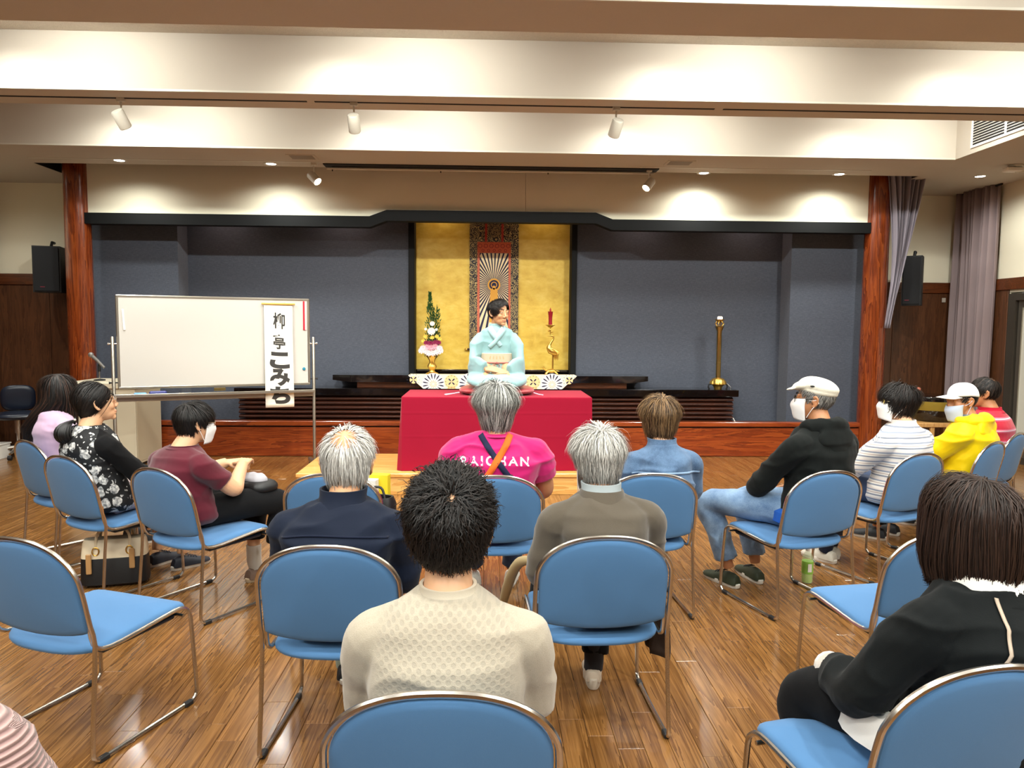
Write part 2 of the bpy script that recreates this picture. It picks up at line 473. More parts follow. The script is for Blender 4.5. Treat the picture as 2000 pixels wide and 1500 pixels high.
# walls
def side_wall(sx, y0, y1):
    a, b = sx*RX, sx*(RX+.15)
    return min(a, b), max(a, b), y0, y1
WZ = 2.05
wl = struct('wall_left', MB().box(*side_wall(-1, YF, YB), 0, LOW+.5), M['plaster'])
wr_ = MB(); wr_.box(*side_wall(1, YF, YB), 2.02, LOW+.5); wr_.box(*side_wall(1, 8.75, YB), 0, 2.02); wr_.box(*side_wall(1, YF, 5.2), 0, 2.02)
wr = struct('wall_right', wr_, M['plaster'])
wb = struct('wall_behind', MB().box(-RX-.15, RX+.15, YF-.15, YF, 0, LOW+.5), M['plaster'])
wf = MB(); wf.box(-RX, -4.6, YB, YB+.15, 0, LOW+.5); wf.box(4.6, RX, YB, YB+.15, 0, LOW+.5)
wfo = struct('wall_front', wf, M['plaster'])
# wainscot panels and rails are pieces of the walls
def panel(parent, name, b, m): return MB().box(*b, .004).build(name, M[m], parent, False)
for (x0, x1) in ((-RX, -5.55), (-5.545, -4.55), (4.55, 5.42), (5.425, RX)):
    panel(wfo, 'wainscot_panel', (x0, x1, YB-.025, YB, 0, WZ), 'wains')
panel(wfo, 'wall_rail', (-RX, -4.55, YB-.04, YB-.001, WZ, WZ+.14), 'rail')
panel(wfo, 'wall_rail', (4.55, RX, YB-.04, YB-.001, WZ, WZ+.14), 'rail')
panel(wfo, 'corner_post', (-RX, -RX+.12, YB-.12, YB, 0, LOW), 'wains')
panel(wfo, 'corner_post', (RX-.05, RX-.002, YB-.06, YB, 0, LOW), 'wains')
for y in np.arange(YF, YB, 1.2):
    panel(wl, 'wainscot_panel', (-RX, -RX+.022, y, min(y+1.195, YB-.13), 0, WZ), 'wains')
panel(wl, 'wall_rail', (-RX, -RX+.035, YF, YB-.13, WZ, WZ+.14), 'rail')
for y0, y1 in ((YF, -2), (-1.995, .2), (.205, 2.6), (2.605, 5.2), (8.75, 9.68)):
    panel(wr, 'wainscot_panel', (RX-.022, RX, y0, y1, 0, WZ), 'wains')
panel(wr, 'wall_rail', (RX-.035, RX, YF, 9.68, WZ, WZ+.14), 'rail')
for x in np.arange(-RX, RX-.1, 1.26):
    panel(wb, 'wainscot_panel', (x, x+1.255, YF, YF+.022, 0, WZ), 'wains')
panel(wb, 'wall_rail', (-RX, RX, YF, YF+.035, WZ, WZ+.14), 'rail')

# glazed sliding door in the right wall
dr = struct('door_1', MB().box(RX-.02, RX+.1, 8.62, 8.74, 0, 2.0).box(RX-.02, RX+.1, 5.2, 5.3, 0, 2.0).box(RX-.02, RX+.1, 5.3, 8.62, 1.92, 2.0).box(RX-.02, RX+.1, 5.3, 8.62, 0, .08), plain('dark bronze frame', '#4a443c', .4, .4))
for y0, y1 in ((5.32, 6.4), (6.42, 7.5), (7.52, 8.6)):
    fr = MB().box(RX+.01, RX+.05, y0, y0+.06, .08, 1.92).box(RX+.01, RX+.05, y1-.06, y1, .08, 1.92).box(RX+.01, RX+.05, y0+.06, y1-.06, .08, .2).box(RX+.01, RX+.05, y0+.06, y1-.06, 1.84, 1.92)
    lf = fr.build('door_leaf', M['steel'], dr, False)
    gp = G('frosted glass'); gp.set(Base_Color=lin('#c9c6b8'), Roughness=.35)
    MB().box(RX+.025, RX+.035, y0+.055, y1-.055, .195, 1.845).build('door_pane', gp.m, lf, False)

# ------------------------------------------------------------------ stage
YS = 8.9
st = struct('stage_floor', MB().box(-4.62, 4.62, YS-.0, YB+.1, .0, .37), M['mahogany'])
for x0, x1 in ((-4.6, -1.53), (-1.526, 1.526), (1.53, 4.6)):
    MB().box(x0, x1, YS-.03, YS, .004, .352, .003).build('stage_riser', M['stage'], st, False)
MB().box(-4.6, 4.6, YS-.045, YS+.06, .37, .425, .006).build('stage_nosing', M['stage'], st, False)
YC, YSd = 9.45, 9.15
bw = MB()
bw.box(-3.74, -.95, YC, YC+.2, .37, 3.3); bw.box(1.15, 3.79, YC, YC+.2, .37, 3.3); bw.box(-.95, 1.15, YC, YC+.2, .37, .93)
wbk = struct('wall_stage', bw, M['blue'])
sd = MB(); sd.box(-4.75, -3.69, YSd, YC+.2, .37, 3.3); sd.box(3.79, 4.75, YSd, YC+.2, .37, 3.3)
sd.build('side_panel', M['blue'], wbk, False)
struct('wall_alcove', MB().box(-1.0, 1.2, 9.66, 9.72, .9, 3.3), M['gold'])
MB().box(-.96, -.885, YC-.03, 9.66, .93, 3.3, .004).build('alcove_frame', M['beamblack'], wbk, False)
MB().box(1.09, 1.16, YC-.03, 9.66, .93, 3.3, .004).build('alcove_frame', M['beamblack'], wbk, False)
MB().box(-.885, 1.09, 9.6, 9.66, .95, 1.01, .003).build('alcove_sill', M['lacquer'], wbk, False)
# hanging cream panel with stepped lower edge and its black timber edge
def edge(dz):
    return [(-4.62, 2.835+dz), (-1.35, 2.835+dz), (-1.15, 2.91+dz), (1.30, 2.91+dz), (1.50, 2.835+dz), (4.62, 2.835+dz)]
pn = MB()
for a, b in ((-4.62, .47), (.474, 4.62)):
    pts = [(x, z) for x, z in edge(0) if a <= x <= b]
    za = 2.91
    if a > -4: pts = [(a, za)] + pts
    if b < 4: pts = pts + [(b, za)]
    pn.prism(pts + [(b, LOW+.3), (a, LOW+.3)], YS-.03, YS+.02)
wh = struct('wall_header', pn, M['plaster'])
eb = MB(); e0, e1 = edge(0), edge(-.125)
for i in range(5):
    eb.prism([e1[i], e1[i+1], e0[i+1], e0[i]], YS-.08, YS+.06)
eb.build('header_beam', M['beamblack'], wh, False)
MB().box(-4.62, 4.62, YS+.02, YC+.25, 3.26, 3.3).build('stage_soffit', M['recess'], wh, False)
for sx, nm in ((-4.72, 'column'), (4.72, 'column')):
    c = MB().lathe([(.142, 0), (.142, 1.5), (.138, LOW+.3)], 40, (0, 0, 0)).build('column', M['column'], None, True, (sx, YS, 0))
    tag(c, kind='structure')

# ------------------------------------------------------------------ lamps of the room
def spot_light(name, loc, target, watts, size, blend, col, rad=.05, parent=None):
    l = D.lights.new(name, 'SPOT'); l.energy = watts; l.spot_size = R_(size); l.spot_blend = blend; l.color = col; l.shadow_soft_size = rad
    o = D.objects.new(name, l); COL.objects.link(o)
    if parent is not None:
        o.parent = parent
    o.location = loc
    d = Vector(target) - Vector(loc)
    o.rotation_euler = d.to_track_quat('-Z', 'Y').to_euler()
    return o
_dl = {}
def downlight(x, y, z, watts, label, group, size=158, col=DOWN_COL, aim=(0, 0, -1)):
    t = thing('downlight', label, 'downlight', (x, y, z), 0, group)
    if not _dl:
        _dl['ring'] = MB().lathe([(.052, -.001), (.066, -.006), (.078, -.004), (.078, 0), (.052, 0)], 24).mesh('trim_ring', M['lampwhite'])
        _dl['lens'] = MB().lathe([(.001, -.003), (.052, -.003), (.052, -.0005), (.001, -.0005)], 24).mesh('lens', M['glow'])
    obj('trim_ring', _dl['ring'], t); obj('lens', _dl['lens'], t)
    spot_light('downlight_lamp', (0, 0, -.02), aim, watts, size, 1.0, col, .05, t)
    return t
row = {7.15: 'last', 5.25: 'second', 3.5: 'third', 1.75: 'fourth', 0.0: 'fifth', -1.75: 'sixth'}
for y in (7.28, 5.48, 3.74, 1.98, 0.22, -1.53):
    for x in (-3.55, -1.1, 1.35, 3.65):
        k = 1.0 if y > 5 else .95
        by = y - (.66 if y > 7 else .62)
        nth = ['first', 'second', 'third', 'fourth'][(-3.55, -1.1, 1.35, 3.65).index(x)]; bay = ['nearest the stage', 'behind the spotlight beam', 'behind the next beam', 'over the front chairs', 'over the camera', 'at the back of the hall'][(7.28, 5.48, 3.74, 1.98, 0.22, -1.53).index(y)]
        downlight(x, y, COF, ROOM_DOWNLIGHT_W*k*.7, nth + ' recessed downlight from the left in ceiling bay ' + bay, 'coffer downlights')
        downlight(x+.6, by, COF, ROOM_DOWNLIGHT_W*1.75, nth + ' added fill lamp from the left in ceiling bay ' + bay, 'added coffer fill lamps', 165, DOWN_COL, (0, .8, -1.0))  # unseen extra lamps, added and tilted to brighten the cream beam faces
for i, (x, y) in enumerate(((-3.97, 8.36), (-2.36, 8.42), (2.49, 8.55), (4.04, 8.5), (5.69, 8.5), (-5.69, 8.4))):
    pos = ['furthest left over the header panel', 'over the header panel beside the left lit spotlight', 'over the header panel beside the right lit spotlight', 'above the right red column', 'between grey curtain and right wall', 'out beyond the left red column'][i]
    downlight(x, y, LOW, STAGE_DOWNLIGHT_W, 'glowing round downlight in low ceiling ' + pos, 'low ceiling downlights', 160)

def spotlight(x, y, aim, lit, label, watts=0, cone=96):
    t = thing('spotlight', label, 'spotlight', (x, y, LOW), 0, 'ceiling spotlights')
    MB().box(-.03, .03, -.018, .018, -.03, 0, .004).build('adapter', M['lampwhite'], t)
    MB().tube([(0, 0, -.03), (0, 0, -.13)], .007, 8).build('stem', M['lampwhite'], t)
    d = Vector(aim).normalized(); q = (-d).to_track_quat('Z', 'Y').to_matrix()
    c = Vector((0, 0, -.165))
    hb = MB().lathe([(.01, .075), (.042, .07), (.048, .06), (.048, -.065), (.044, -.07), (.043, -.05), (.001, -.045)], 24)
    hb.v = [tuple(q @ Vector(p) + c) for p in hb.v]; head = hb.build('lamp_head', M['lampwhite'], t)
    if lit:
        lb = MB().lathe([(.001, -.066), (.04, -.068), (.04, -.06), (.001, -.058)], 20)
        lb.v = [tuple(q @ Vector(p) + c) for p in lb.v]; lb.build('lamp_lens', M['glow_warm'], head)
    if watts:
        p = c + d*.085; spot_light('spotlight_lamp', p, p + d, watts, cone, .6, WARM_COL, .035, t)
spotlight(-2.87, 6.1, (.3, .75, -1), False, 'white cylinder spotlight on the beam, tilted, above the whiteboard', SPOT_W)
spotlight(-1.05, 6.1, (.0, .8, -1), False, 'white cylinder spotlight on the beam, hanging upright, nearest the middle', SPOT_W)
spotlight(1.05, 6.1, (-.22, .8, -1), False, 'white cylinder spotlight on the beam, tilted, right of the altar', SPOT_W)
spotlight(-1.87, 8.32, (1.0, -.55, -1.0), True, 'lit spotlight before the header panel, left of the altar', 40, 40)
spotlight(1.83, 8.4, (-.9, -.6, -1.1), True, 'lit spotlight before the header panel, right of the altar', 40, 40)
for i, x in enumerate((-3.2, -1.75, 1.95, 3.3)):
    downlight(x, 9.24 if abs(x) < 3.6 else 9.02, 3.26, 9.0, ['first', 'second', 'third', 'fourth'][i] + ' small downlight from the left behind the header panel above blue wall', 'stage downlights', 120, (1.0, .72, .6))
for x in (-.55, .75):
    downlight(x, 9.53, 3.26, 7.0, 'small warm downlight at the %s top of the gold alcove' % ('left' if x < 0 else 'right'), 'alcove downlights', 120, (1.0, .75, .45))
# lighting tracks
for nm, x0, x1, y in (('b', -4.85, -1.42, 6.1), ('b', -1.36, 1.85, 6.1), ('b', 1.92, 4.85, 6.1)):
    tag(MB().box(x0, x1, y-.012, y+.012, LOW-.004, LOW+.004, .001).build('lighting_track', M['recess'], None, False), 'thin dark lighting track in the beam underside, %s piece' % ('left' if x0 < -2 else 'middle' if x0 < 0 else 'right'), 'lighting track', 'beam lighting tracks')
for x0, x1 in ((-4.9, -1.75), (1.7, 4.3)):
    tag(MB().box(x0, x1, 8.28, 8.31, LOW-.004, LOW+.003, .001).build('lighting_track', M['lampwhite'], None, False), 'pale lighting track on low ceiling %s of the black screen slot' % ('left' if x0 < 0 else 'right'), 'lighting track')
# roller screen slot
t = thing('projection_screen', 'long black roller screen slot in low ceiling before the header panel', 'projection screen', (0, 8.42, LOW))
MB().box(-1.78, 1.93, -.075, .09, -.012, -.0005, .002).build('slot', M['recess'], t, False)
MB().tube([(-1.76, .045, -.03), (1.9, .045, -.03)], .014, 8).build('weight_bar', M['lampwhite'], t)
for x in (-1.7, -.5, .7, 1.85):
    MB().tube([(x, .045, 0), (x, .045, -.06)], .006, 6).build('hook', M['black'], t)
for x, sd_ in ((-1.93, 'left'), (2.08, 'right')):
    t = thing('ceiling_vent', 'small square ceiling vent by the %s end of the screen slot' % sd_, 'vent', (x, 8.05, LOW))
    MB().box(-.15, .15, -.11, .11, -.006, .004, .003).build('frame', M['soffit'], t, False)
    MB().box(-.12, .12, -.085, .085, -.008, -.005).build('grille', plain('grey grille', '#8a7f70', .7), t, False)
# side grilles of the air conditioning
for sx, y0, y1, sd_ in ((1, 6.45, 7.45, 'right'), (-1, 6.55, 7.62, 'left')):
    x = sx*CX
    t = thing('air_vent', 'slatted white air vent high on %s coffer side' % sd_, 'vent', (x - sx*.002, (y0+y1)/2, 3.53))
    h = (y1-y0)/2
    MB().box(-.004, .004, -h, h, -.14, .14).build('backing', M['recess'], t, False)
    MB().box(-.012, .012, -h, h, -.15, -.125, .003).box(-.012, .012, -h, h, .125, .15, .003).box(-.012, .012, -h, -h+.025, -.125, .125, .003).box(-.012, .012, h-.025, h, -.125, .125, .003).box(-.012, .012, -.012, .012, -.125, .125, .003).build('frame', M['white_plastic'], t, False)
    sm = MB().box(-.009, .009, -h+.025, h-.025, -.0035, .0035, rot=Matrix.Rotation(sx*.5, 3, 'Y')).mesh('slat', M['white_plastic'], False)
    for k in range(9): obj('slat', sm, t, (0, 0, -.105+.026*k))
# smoke detector at the very top of the picture
tag(MB().lathe([(.001, -.04), (.045, -.035), (.055, -.012), (.06, 0), (.001, 0)], 24).build('smoke_detector', M['white_plastic'], None, True, (.03, 3.98, COF)), 'round white smoke detector at top edge of the picture', 'smoke detector')
# camera bracket near the right wall
t = thing('camera_bracket', 'white ceiling bracket with small device and looped cable near right wall', 'camera', (5.72, 7.9, LOW))
MB().box(-.1, .1, -.06, .06, -.02, 0, .005).build('base_plate', M['lampwhite'], t)
MB().tube([(-.05, 0, -.02), (-.05, 0, -.07), (.12, -.1, -.08)], .012, 8).build('arm', M['lampwhite'], t)
MB().box(-.17, .02, -.05, .05, -.075, -.03, .01).build('device', M['white_plastic'], t)
MB().tube([(.1+.05*math.cos(a), -.1, -.12+.06*math.sin(a)) for a in np.linspace(1.5, 8, 24)], .007, 6).build('cable', M['white_plastic'], t)
# ------------------------------------------------------------------ altar, alcove and stage things
t = thing('altar_cabinet', 'long black-topped altar cabinet with dark louvred front standing on the stage', 'cabinet', (0, 0, .37))
MB().box(-3.0, 3.12, 8.97, 9.36, .355, .44, .006).build('top', M['lacquer'], t, False)
MB().box(-2.9, 3.0, 9.06, 9.36, 0, .355).build('body', M['mahogany'], t, False)
sl = MB().box(-2.96, 3.07, -.03, .035, -.012, .012, .003, rot=Matrix.Rotation(.45, 3, 'X')).mesh('slat', M['mahogany'], False)
for k in range(6): obj('slat', sl, t, (0, 9.035, .045+.055*k))
t = thing('altar_table', 'upper black lacquer altar shelf on mahogany base under the gold alcove', 'altar', (0, 0, .81))
MB().prism([(-1.83, .16), (2.0, .16), (2.0, .1), (1.8, .075), (-1.63, .075), (-1.83, .1)], 9.0, 9.445).build('top', M['lacquer'], t, False)
MB().box(-1.55, 1.75, 9.06, 9.44, .002, .075, .003).build('base', M['rail'], t, False)

# altar cloth with printed wheels
t = thing('altar_cloth', 'cream altar cloth with navy wheel flowers hanging from the black shelf', 'cloth', (0, 8.985, .965))
MB().prism([(-.92, 0), (1.12, 0), (.64, -.42), (-.44, -.42)], 0, .008).build('cloth', M['cream_print'], t, False)
MB().box(-.92, 1.12, 0, .25, 0, .008, .002).build('cloth_top', M['cream_print'], t, False)
def disc(mb, cx, cz, r0, r1, n=24, y=-.0012):
    for i in range(n):
        a, b = 2*PI*i/n, 2*PI*(i+1)/n
        q = [(cx+r*math.cos(u), y, cz+r*math.sin(u)) for r, u in ((r0, a), (r1, a), (r1, b), (r0, b))]
        mb.add(q, [(0, 1, 2, 3)])
def drop(mb, cx, cz, ang, r0, r1, wd, y=-.0018, n=6):
    d, e = (math.cos(ang), math.sin(ang)), (-math.sin(ang), math.cos(ang)); L, Rr = [], []
    for i in range(n+1):
        s = i/n; r = r0+(r1-r0)*s; hw = wd*math.sin(PI*min(1, .12+s*.8))**.7*(0.35+.65*s)
        L.append((cx+d[0]*r+e[0]*hw, y, cz+d[1]*r+e[1]*hw)); Rr.append((cx+d[0]*r-e[0]*hw, y, cz+d[1]*r-e[1]*hw))
    mb.add(L + Rr[::-1], [tuple(range(2*n+2))])
pr = MB(); med = MB(); m_whd = plain('white print', '#e9e2dc', .7); m_yel = plain('pale peach print', '#e6c48e', .7)
for cx in (-.62, -.18, .36, .82):
    whd = MB(); disc(whd, cx, -.1, .0, .135); whd.build('wheel_ground', m_whd, t, False)
    for k in range(16): drop(pr, cx, -.1, 2*PI*k/16+.2, .06, .128, .011)
    for k in range(12): drop(med, cx, -.1, 2*PI*k/12, .012, .052, .005, -.002)
for cx in (-.4, .59, .1, -.86, 1.03):
    yel = MB(); disc(yel, cx, -.07 if abs(cx-.1) < .6 else -.05, .0, .085 if abs(cx-.1) < .6 else .045, y=-.001); yel.build('flower_ground', m_yel, t, False)
    for k in range(4): drop(pr, cx, -.07 if abs(cx-.1) < .6 else -.05, PI/4+PI/2*k, .008, .05, .012)
    for k in range(12): drop(pr, cx, -.07 if abs(cx-.1) < .6 else -.05, 2*PI*k/12, .062, .08, .004)
for cx in (-.4, .59, .1):
    disc(med, cx, -.2, .055, .07); disc(med, cx, -.2, .035, .045)
pr.build('petal_print', M['navy_print'], t, False); med.build('line_print', M['peach_print'], t, False)

# hanging scroll
t = thing('hanging_scroll', 'dark brocade hanging scroll with sun-ray picture on the gold alcove wall', 'scroll', (.115, 9.64, 1.27))
MB().box(-.315, .315, -.006, .0, 0, 2.0).build('mount', M['brocade'], t, False)
MB().box(-.215, .215, -.010, -.006, .12, 1.375).build('border', M['orange_trim'], t, False)
hb = MB(); hb.box(-.215, .215, -.012, -.009, 1.24, 1.375); hb.build('heading_band', M['orange_print'], t, False)
ck = MB()
for k in range(6):
    disc(ck, -.18+.072*k, 1.325, .02, .027, 14, -.0135); disc(ck, -.144+.072*k, 1.268, .012, .018, 12, -.0135) if k < 5 else None
ck.build('heading_print', plain('dark red print', '#7d1f16', .7), t, False)
MB().box(-.185, .185, -.0125, -.009, .14, 1.235).build('picture', M['navy_print'], t, False)
ry = MB(); c0 = (.0, .83)
def clip_ray(a):
    dx, dz = math.cos(a), math.sin(a); tt = 1e9
    if dx > 1e-6: tt = min(tt, (.183-c0[0])/dx)
    if dx < -1e-6: tt = min(tt, (-.183-c0[0])/dx)
    if dz > 1e-6: tt = min(tt, (1.233-c0[1])/dz)
    if dz < -1e-6: tt = min(tt, (.142-c0[1])/dz)
    return (c0[0]+dx*tt, c0[1]+dz*tt)
NR = 48
for k in range(NR):
    a = 2*PI*k/NR + .03; hw = .032 if abs(math.sin(a)) < .9 else .04
    p, q = clip_ray(a-hw), clip_ray(a+hw)
    ry.add([(c0[0]+.07*math.cos(a-hw*.4), -.0138, c0[1]+.07*math.sin(a-hw*.4)), (p[0], -.0138, p[1]), (q[0], -.0138, q[1]), (c0[0]+.07*math.cos(a+hw*.4), -.0138, c0[1]+.07*math.sin(a+hw*.4))], [(0, 1, 2, 3)])
ry.build('rays', M['ivory_print'], t, False)
hl = MB(); disc(hl, *c0, .062, .082, 32, -.0145); disc(hl, *c0, .03, .04, 32, -.0146); hl.build('halo', M['gold_print'], t, False)
fg = MB(); fg.prism([(-.045, .76), (-.055, .6), (-.06, .35), (.06, .35), (.055, .6), (.045, .76), (.02, .79), (-.02, .79)], -.0155, -.0145)
fg.prism([(c0[0]+.02*math.cos(a), c0[1]-.035+.026*math.sin(a)) for a in np.linspace(0, 2*PI, 16, False)], -.0155, -.0145)
fg.build('robed_figure', M['gold_print'], t, False)
for x in (-.105, .105): MB().box(x-.014, x+.014, -.014, -.006, 1.38, 2.0).build('ribbon', plain('red ribbon', '#a83226', .7), t, False)
MB().tube([(-.34, -.01, 0), (.34, -.01, 0)], .014, 10).build('roller', M['mahogany'], t)
for x in (-.355, .355): MB().ball((x, -.01, 0), (.022, .018, .018), 12, 8).build('roller_knob', M['brass'], t)

# flower vase
VX, VY, VZ = -.65, 9.2, .97
t = thing('flower_vase', 'brass altar vase holding evergreen and chrysanthemums before the gold wall', 'vase', (VX, VY, VZ))
MB().lathe([(.001, 0), (.075, 0), (.078, .012), (.04, .03), (.03, .05), (.05, .075), (.06, .1), (.05, .125), (.033, .145), (.04, .18), (.075, .225), (.088, .235), (.085, .24), (.06, .225), (.001, .2)], 28).build('vessel', M['brass'], t)
t2 = thing('flower_arrangement', 'tall arrangement of dark evergreen, white and yellow chrysanthemums in brass vase', 'flowers', (VX, VY, VZ+.2))
rf = random.Random(5)
stm = MB(); stm.tube([(0, 0, 0), (-.01, 0, .3), (-.02, 0, .8)], [.012, .01, .003], 6); stm.tube([(0, 0, 0), (.04, 0, .3), (.06, 0, .66)], [.01, .008, .003], 6)
stm.build('stem', plain('green stem', '#2c4a1e', .6), t2)
lf = MB()
def leaf(mb, p, d, L, wd):
    d = Vector(d).normalized(); s = d.cross(Vector((rf.uniform(-1, 1), rf.uniform(-1, 1), rf.uniform(-1, 1)))).normalized(); n = d.cross(s)
    p = Vector(p); a = p; b = p + d*L*.45 + s*wd + n*.2*wd; c = p + d*L; e = p + d*L*.45 - s*wd + n*.2*wd; mid = p + d*L*.5 - n*wd*.3
    mb.add([a, b, c, e, mid], [(0, 4, 1), (1, 4, 2), (2, 4, 3), (3, 4, 0)])
for k in range(900):
    z = rf.random()**.95*.8
    br = 0 if z > .6 or rf.random() < .6 else 1
    cx = -.02*z/.8 - (.005 if z > .5 else 0) if br == 0 else .06*z/.66
    rad = .085*(1-z/.86)**.55 if z < .45 else .045*(1-(z-.45)/.36)
    a = rf.random()*2*PI; q = rf.random()**.5*max(rad, .004)
    leaf(lf, (cx+q*math.cos(a), q*math.sin(a), z), (math.cos(a)*.7, math.sin(a)*.7, 1.0), rf.uniform(.03, .055)*(1 if z < .6 else .75), .007)
o = lf.build('evergreen_foliage', plain('evergreen', '#2b5220', .55, var=.35, vs=25), t2); o['kind'] = 'stuff'
def bloom(cx, cz, r, m, n=16, rings=2, up=.3, y=-.1):
    b = MB()
    for k in range(rings):
        for i in range(n - 3*k):
            a = 2*PI*i/(n-3*k)+k*.3
            d = Vector((math.cos(a), -.25-.4*k, math.sin(a)*.8+up)).normalized()
            s = d.cross(Vector((0, 1, 0))).normalized(); p = Vector((0, 0, 0)); L = r*(1-.3*k); wd = r*.2
            b.add([p, p+d*L*.6+s*wd, p+d*L+Vector((0, -.1*r, .1*r)), p+d*L*.6-s*wd], [(0, 1, 2, 3)])
    return b.build('bloom', m, t2, False, (cx, y, cz))
wm, ym, pk, mg = plain('white petals', '#f3efe2', .6), plain('yellow petals', '#e6c95a', .6), plain('pink petals', '#e2a5b4', .6), plain('magenta petals', '#8a1f4c', .6)
bloom(.01, .42, .035, wm); bloom(0, .325, .055, wm); bloom(-.07, .355, .02, wm); bloom(.06, .35, .02, wm)
for x, z in ((-.075, .265), (.01, .252), (.065, .265), (.1, .235), (-.1, .21)): bloom(x, z, .03, ym, 12)
for x, z in ((-.06, .185), (-.01, .18), (.05, .19), (.085, .19)): bloom(x, z, .042, mg, 10, y=-.105)
for x, z in ((-.055, .13), (0, .125), (.045, .135)): bloom(x, z, .045, pk, 12, y=-.115)
for x, z in ((-.12, .09), (-.075, .085), (-.03, .06), (.02, .06), (.07, .075), (.11, .09), (.1, .12), (-.1, .12)): bloom(x, z, .045, plain('pale pink petals', '#f0dde0', .6), 12, y=-.12)

# crane candle stand, turtle foot
t = thing('crane_candlestick', 'golden crane standing on a turtle, carrying candle dish on its bill', 'candlestick', (.83, 9.2, .97))
tb = MB(); tb.ball((0, 0, .05), (.06, .04, .025)); tb.tube([(-.05, 0, .05), (-.09, -.01, .075), (-.105, -.01, .1)], [.014, .012, .014], 8)
for sx, sy in ((-1, -1), (1, -1), (-1, 1), (1, 1)): tb.tube([(sx*.04, sy*.02, .045), (sx*.075, sy*.04, .012)], [.012, .01], 6)
tb.tube([(.055, 0, .05), (.1, 0, .045)], [.008, .003], 6); tb.build('turtle', M['brass'], t)
lg = MB(); lg.tube([(.01, .0, .07), (.012, 0, .26)], .006, 8); lg.tube([(.02, .012, .07), (.022, .012, .26)], .006, 8); lg.build('legs', M['brass'], t)
bd = MB(); bd.tube([(-.03, 0, .375), (-.035, 0, .34), (-.015, 0, .30), (.03, 0, .275), (.075, 0, .265)], [.02, .034, .042, .034, .012], 14)
bd.tube([(-.028, 0, .365), (-.012, 0, .40), (.018, 0, .44), (.022, 0, .475), (-.005, 0, .49)], [.02, .013, .011, .011, .014], 10)
bd.tube([(0, 0, .489), (-.035, 0, .486), (-.075, 0, .487)], [.012, .007, .002], 8)
bd.build('crane_body', M['brass'], t)
wg = MB()
for sy in (-1, 1):
    for k in range(6): wg.tube([(-.015+.008*k, sy*.03, .335-.004*k), (.04+.008*k, sy*.036, .305-.008*k), (.1-.005*k, sy*.02, .275-.012*k)], [.007, .009, .002], 6)
for k in range(5): wg.tube([(.03+.009*k, 0, .26), (.035+.011*k, .0, .22), (.04+.012*k, 0, .19-.015*(k % 2))], [.009, .008, .002], 6)
wg.build('wings', M['brass'], t)
dh = MB(); dh.tube([(-.02, 0, .495), (-.02, 0, .6)], .005, 8)
for k in range(3): dh.ball((-.02+.022*math.cos(2.1*k+.4), .01*math.sin(2.1*k), .535+.012*k), (.014, .008, .011), 8, 6)
dh.lathe([(.001, .585), (.02, .588), (.04, .605), (.062, .617), (.06, .621), (.001, .612)], 20, (-.02, 0, 0)); dh.build('dish', M['brass'], t)
t = thing('red_candle', 'waisted red candle standing on the crane candlestick', 'candle', (.81, 9.2, .97+.613))
MB().lathe([(.001, 0), (.024, 0), (.022, .05), (.023, .1), (.03, .165), (.034, .172), (.001, .172)], 18).build('wax', plain('red wax', '#8e1522', .35), t)
MB().lathe([(.001, .172), (.01, .174), (.013, .19), (.008, .205), (.001, .222)], 10).build('flame_bulb', plain('red flame bulb', '#a33a2c', .3), t)

# brass lamp stand
t = thing('brass_lamp_stand', 'tall brass lamp column with lotus foot on black cabinet end', 'lamp', (2.91, 9.14, .81))
MB().lathe([(.001, 0), (.045, 0), (.055, .03), (.075, .055), (.1, .062), (.001, .064)], 28, lobes=10, lobe=.03).build('pedestal', M['brass'], t)
MB().lathe([(.098, .06), (.095, .09), (.07, .125), (.035, .14), (.001, .142)], 40, lobes=14, lobe=.05).build('lotus_dome', M['brass'], t)
MB().lathe([(.03, .14), (.03, .32), (.033, .322), (.033, .33), (.029, .332), (.031, .72), (.04, .735), (.05, .77), (.065, .775), (.065, .78), (.001, .78)], 24, lobes=12, lobe=.02).build('shaft', M['brass_old'], t)
pg = MB()
for k in range(6):
    a = PI*k/3; pg.tube([(.03*math.cos(a), .03*math.sin(a), .78), (.055*math.cos(a), .055*math.sin(a), .81), (.035*math.cos(a), .035*math.sin(a), .84)], .005, 6)
pg.build('prongs', M['brass'], t)
MB().lathe([(.001, .82), (.03, .835), (.055, .855), (.06, .865), (.03, .86), (.001, .86)], 18).build('lamp_cup', M['brass'], t)
MB().box(-.025, .03, -.02, .02, .862, .9, .008).build('bulb', emit('lamp bulb glow', (1, .8, .55), 5.0), t)
for sx in (-1, 1): MB().tube([(sx*.08, 0, .062), (sx*.115, 0, .055), (sx*.12, 0, .02), (sx*.105, 0, 0)], .01, 8).build('foot', M['black'], t)
tag(MB().tube([(2.99, 9.16, .85), (3.04, 9.17, .87), (3.085, 9.18, .83), (3.09, 9.2, .815)], .004, 6).build('lamp_cord', M['white_plastic'], None), 'short white cord curling beside the brass lamp foot', 'cord')
t = thing('wall_outlet', 'small white plug and outlet at the louvred cabinet end', 'outlet', (3.09, 9.0, .37))
MB().box(-.02, .02, -.02, .02, 0, .05, .005).build('plug', M['white_plastic'], t); MB().tube([(0, 0, .05), (-.02, 0, .085), (-.03, .05, .1)], .005, 6).build('plug_cord', M['white_plastic'], t)

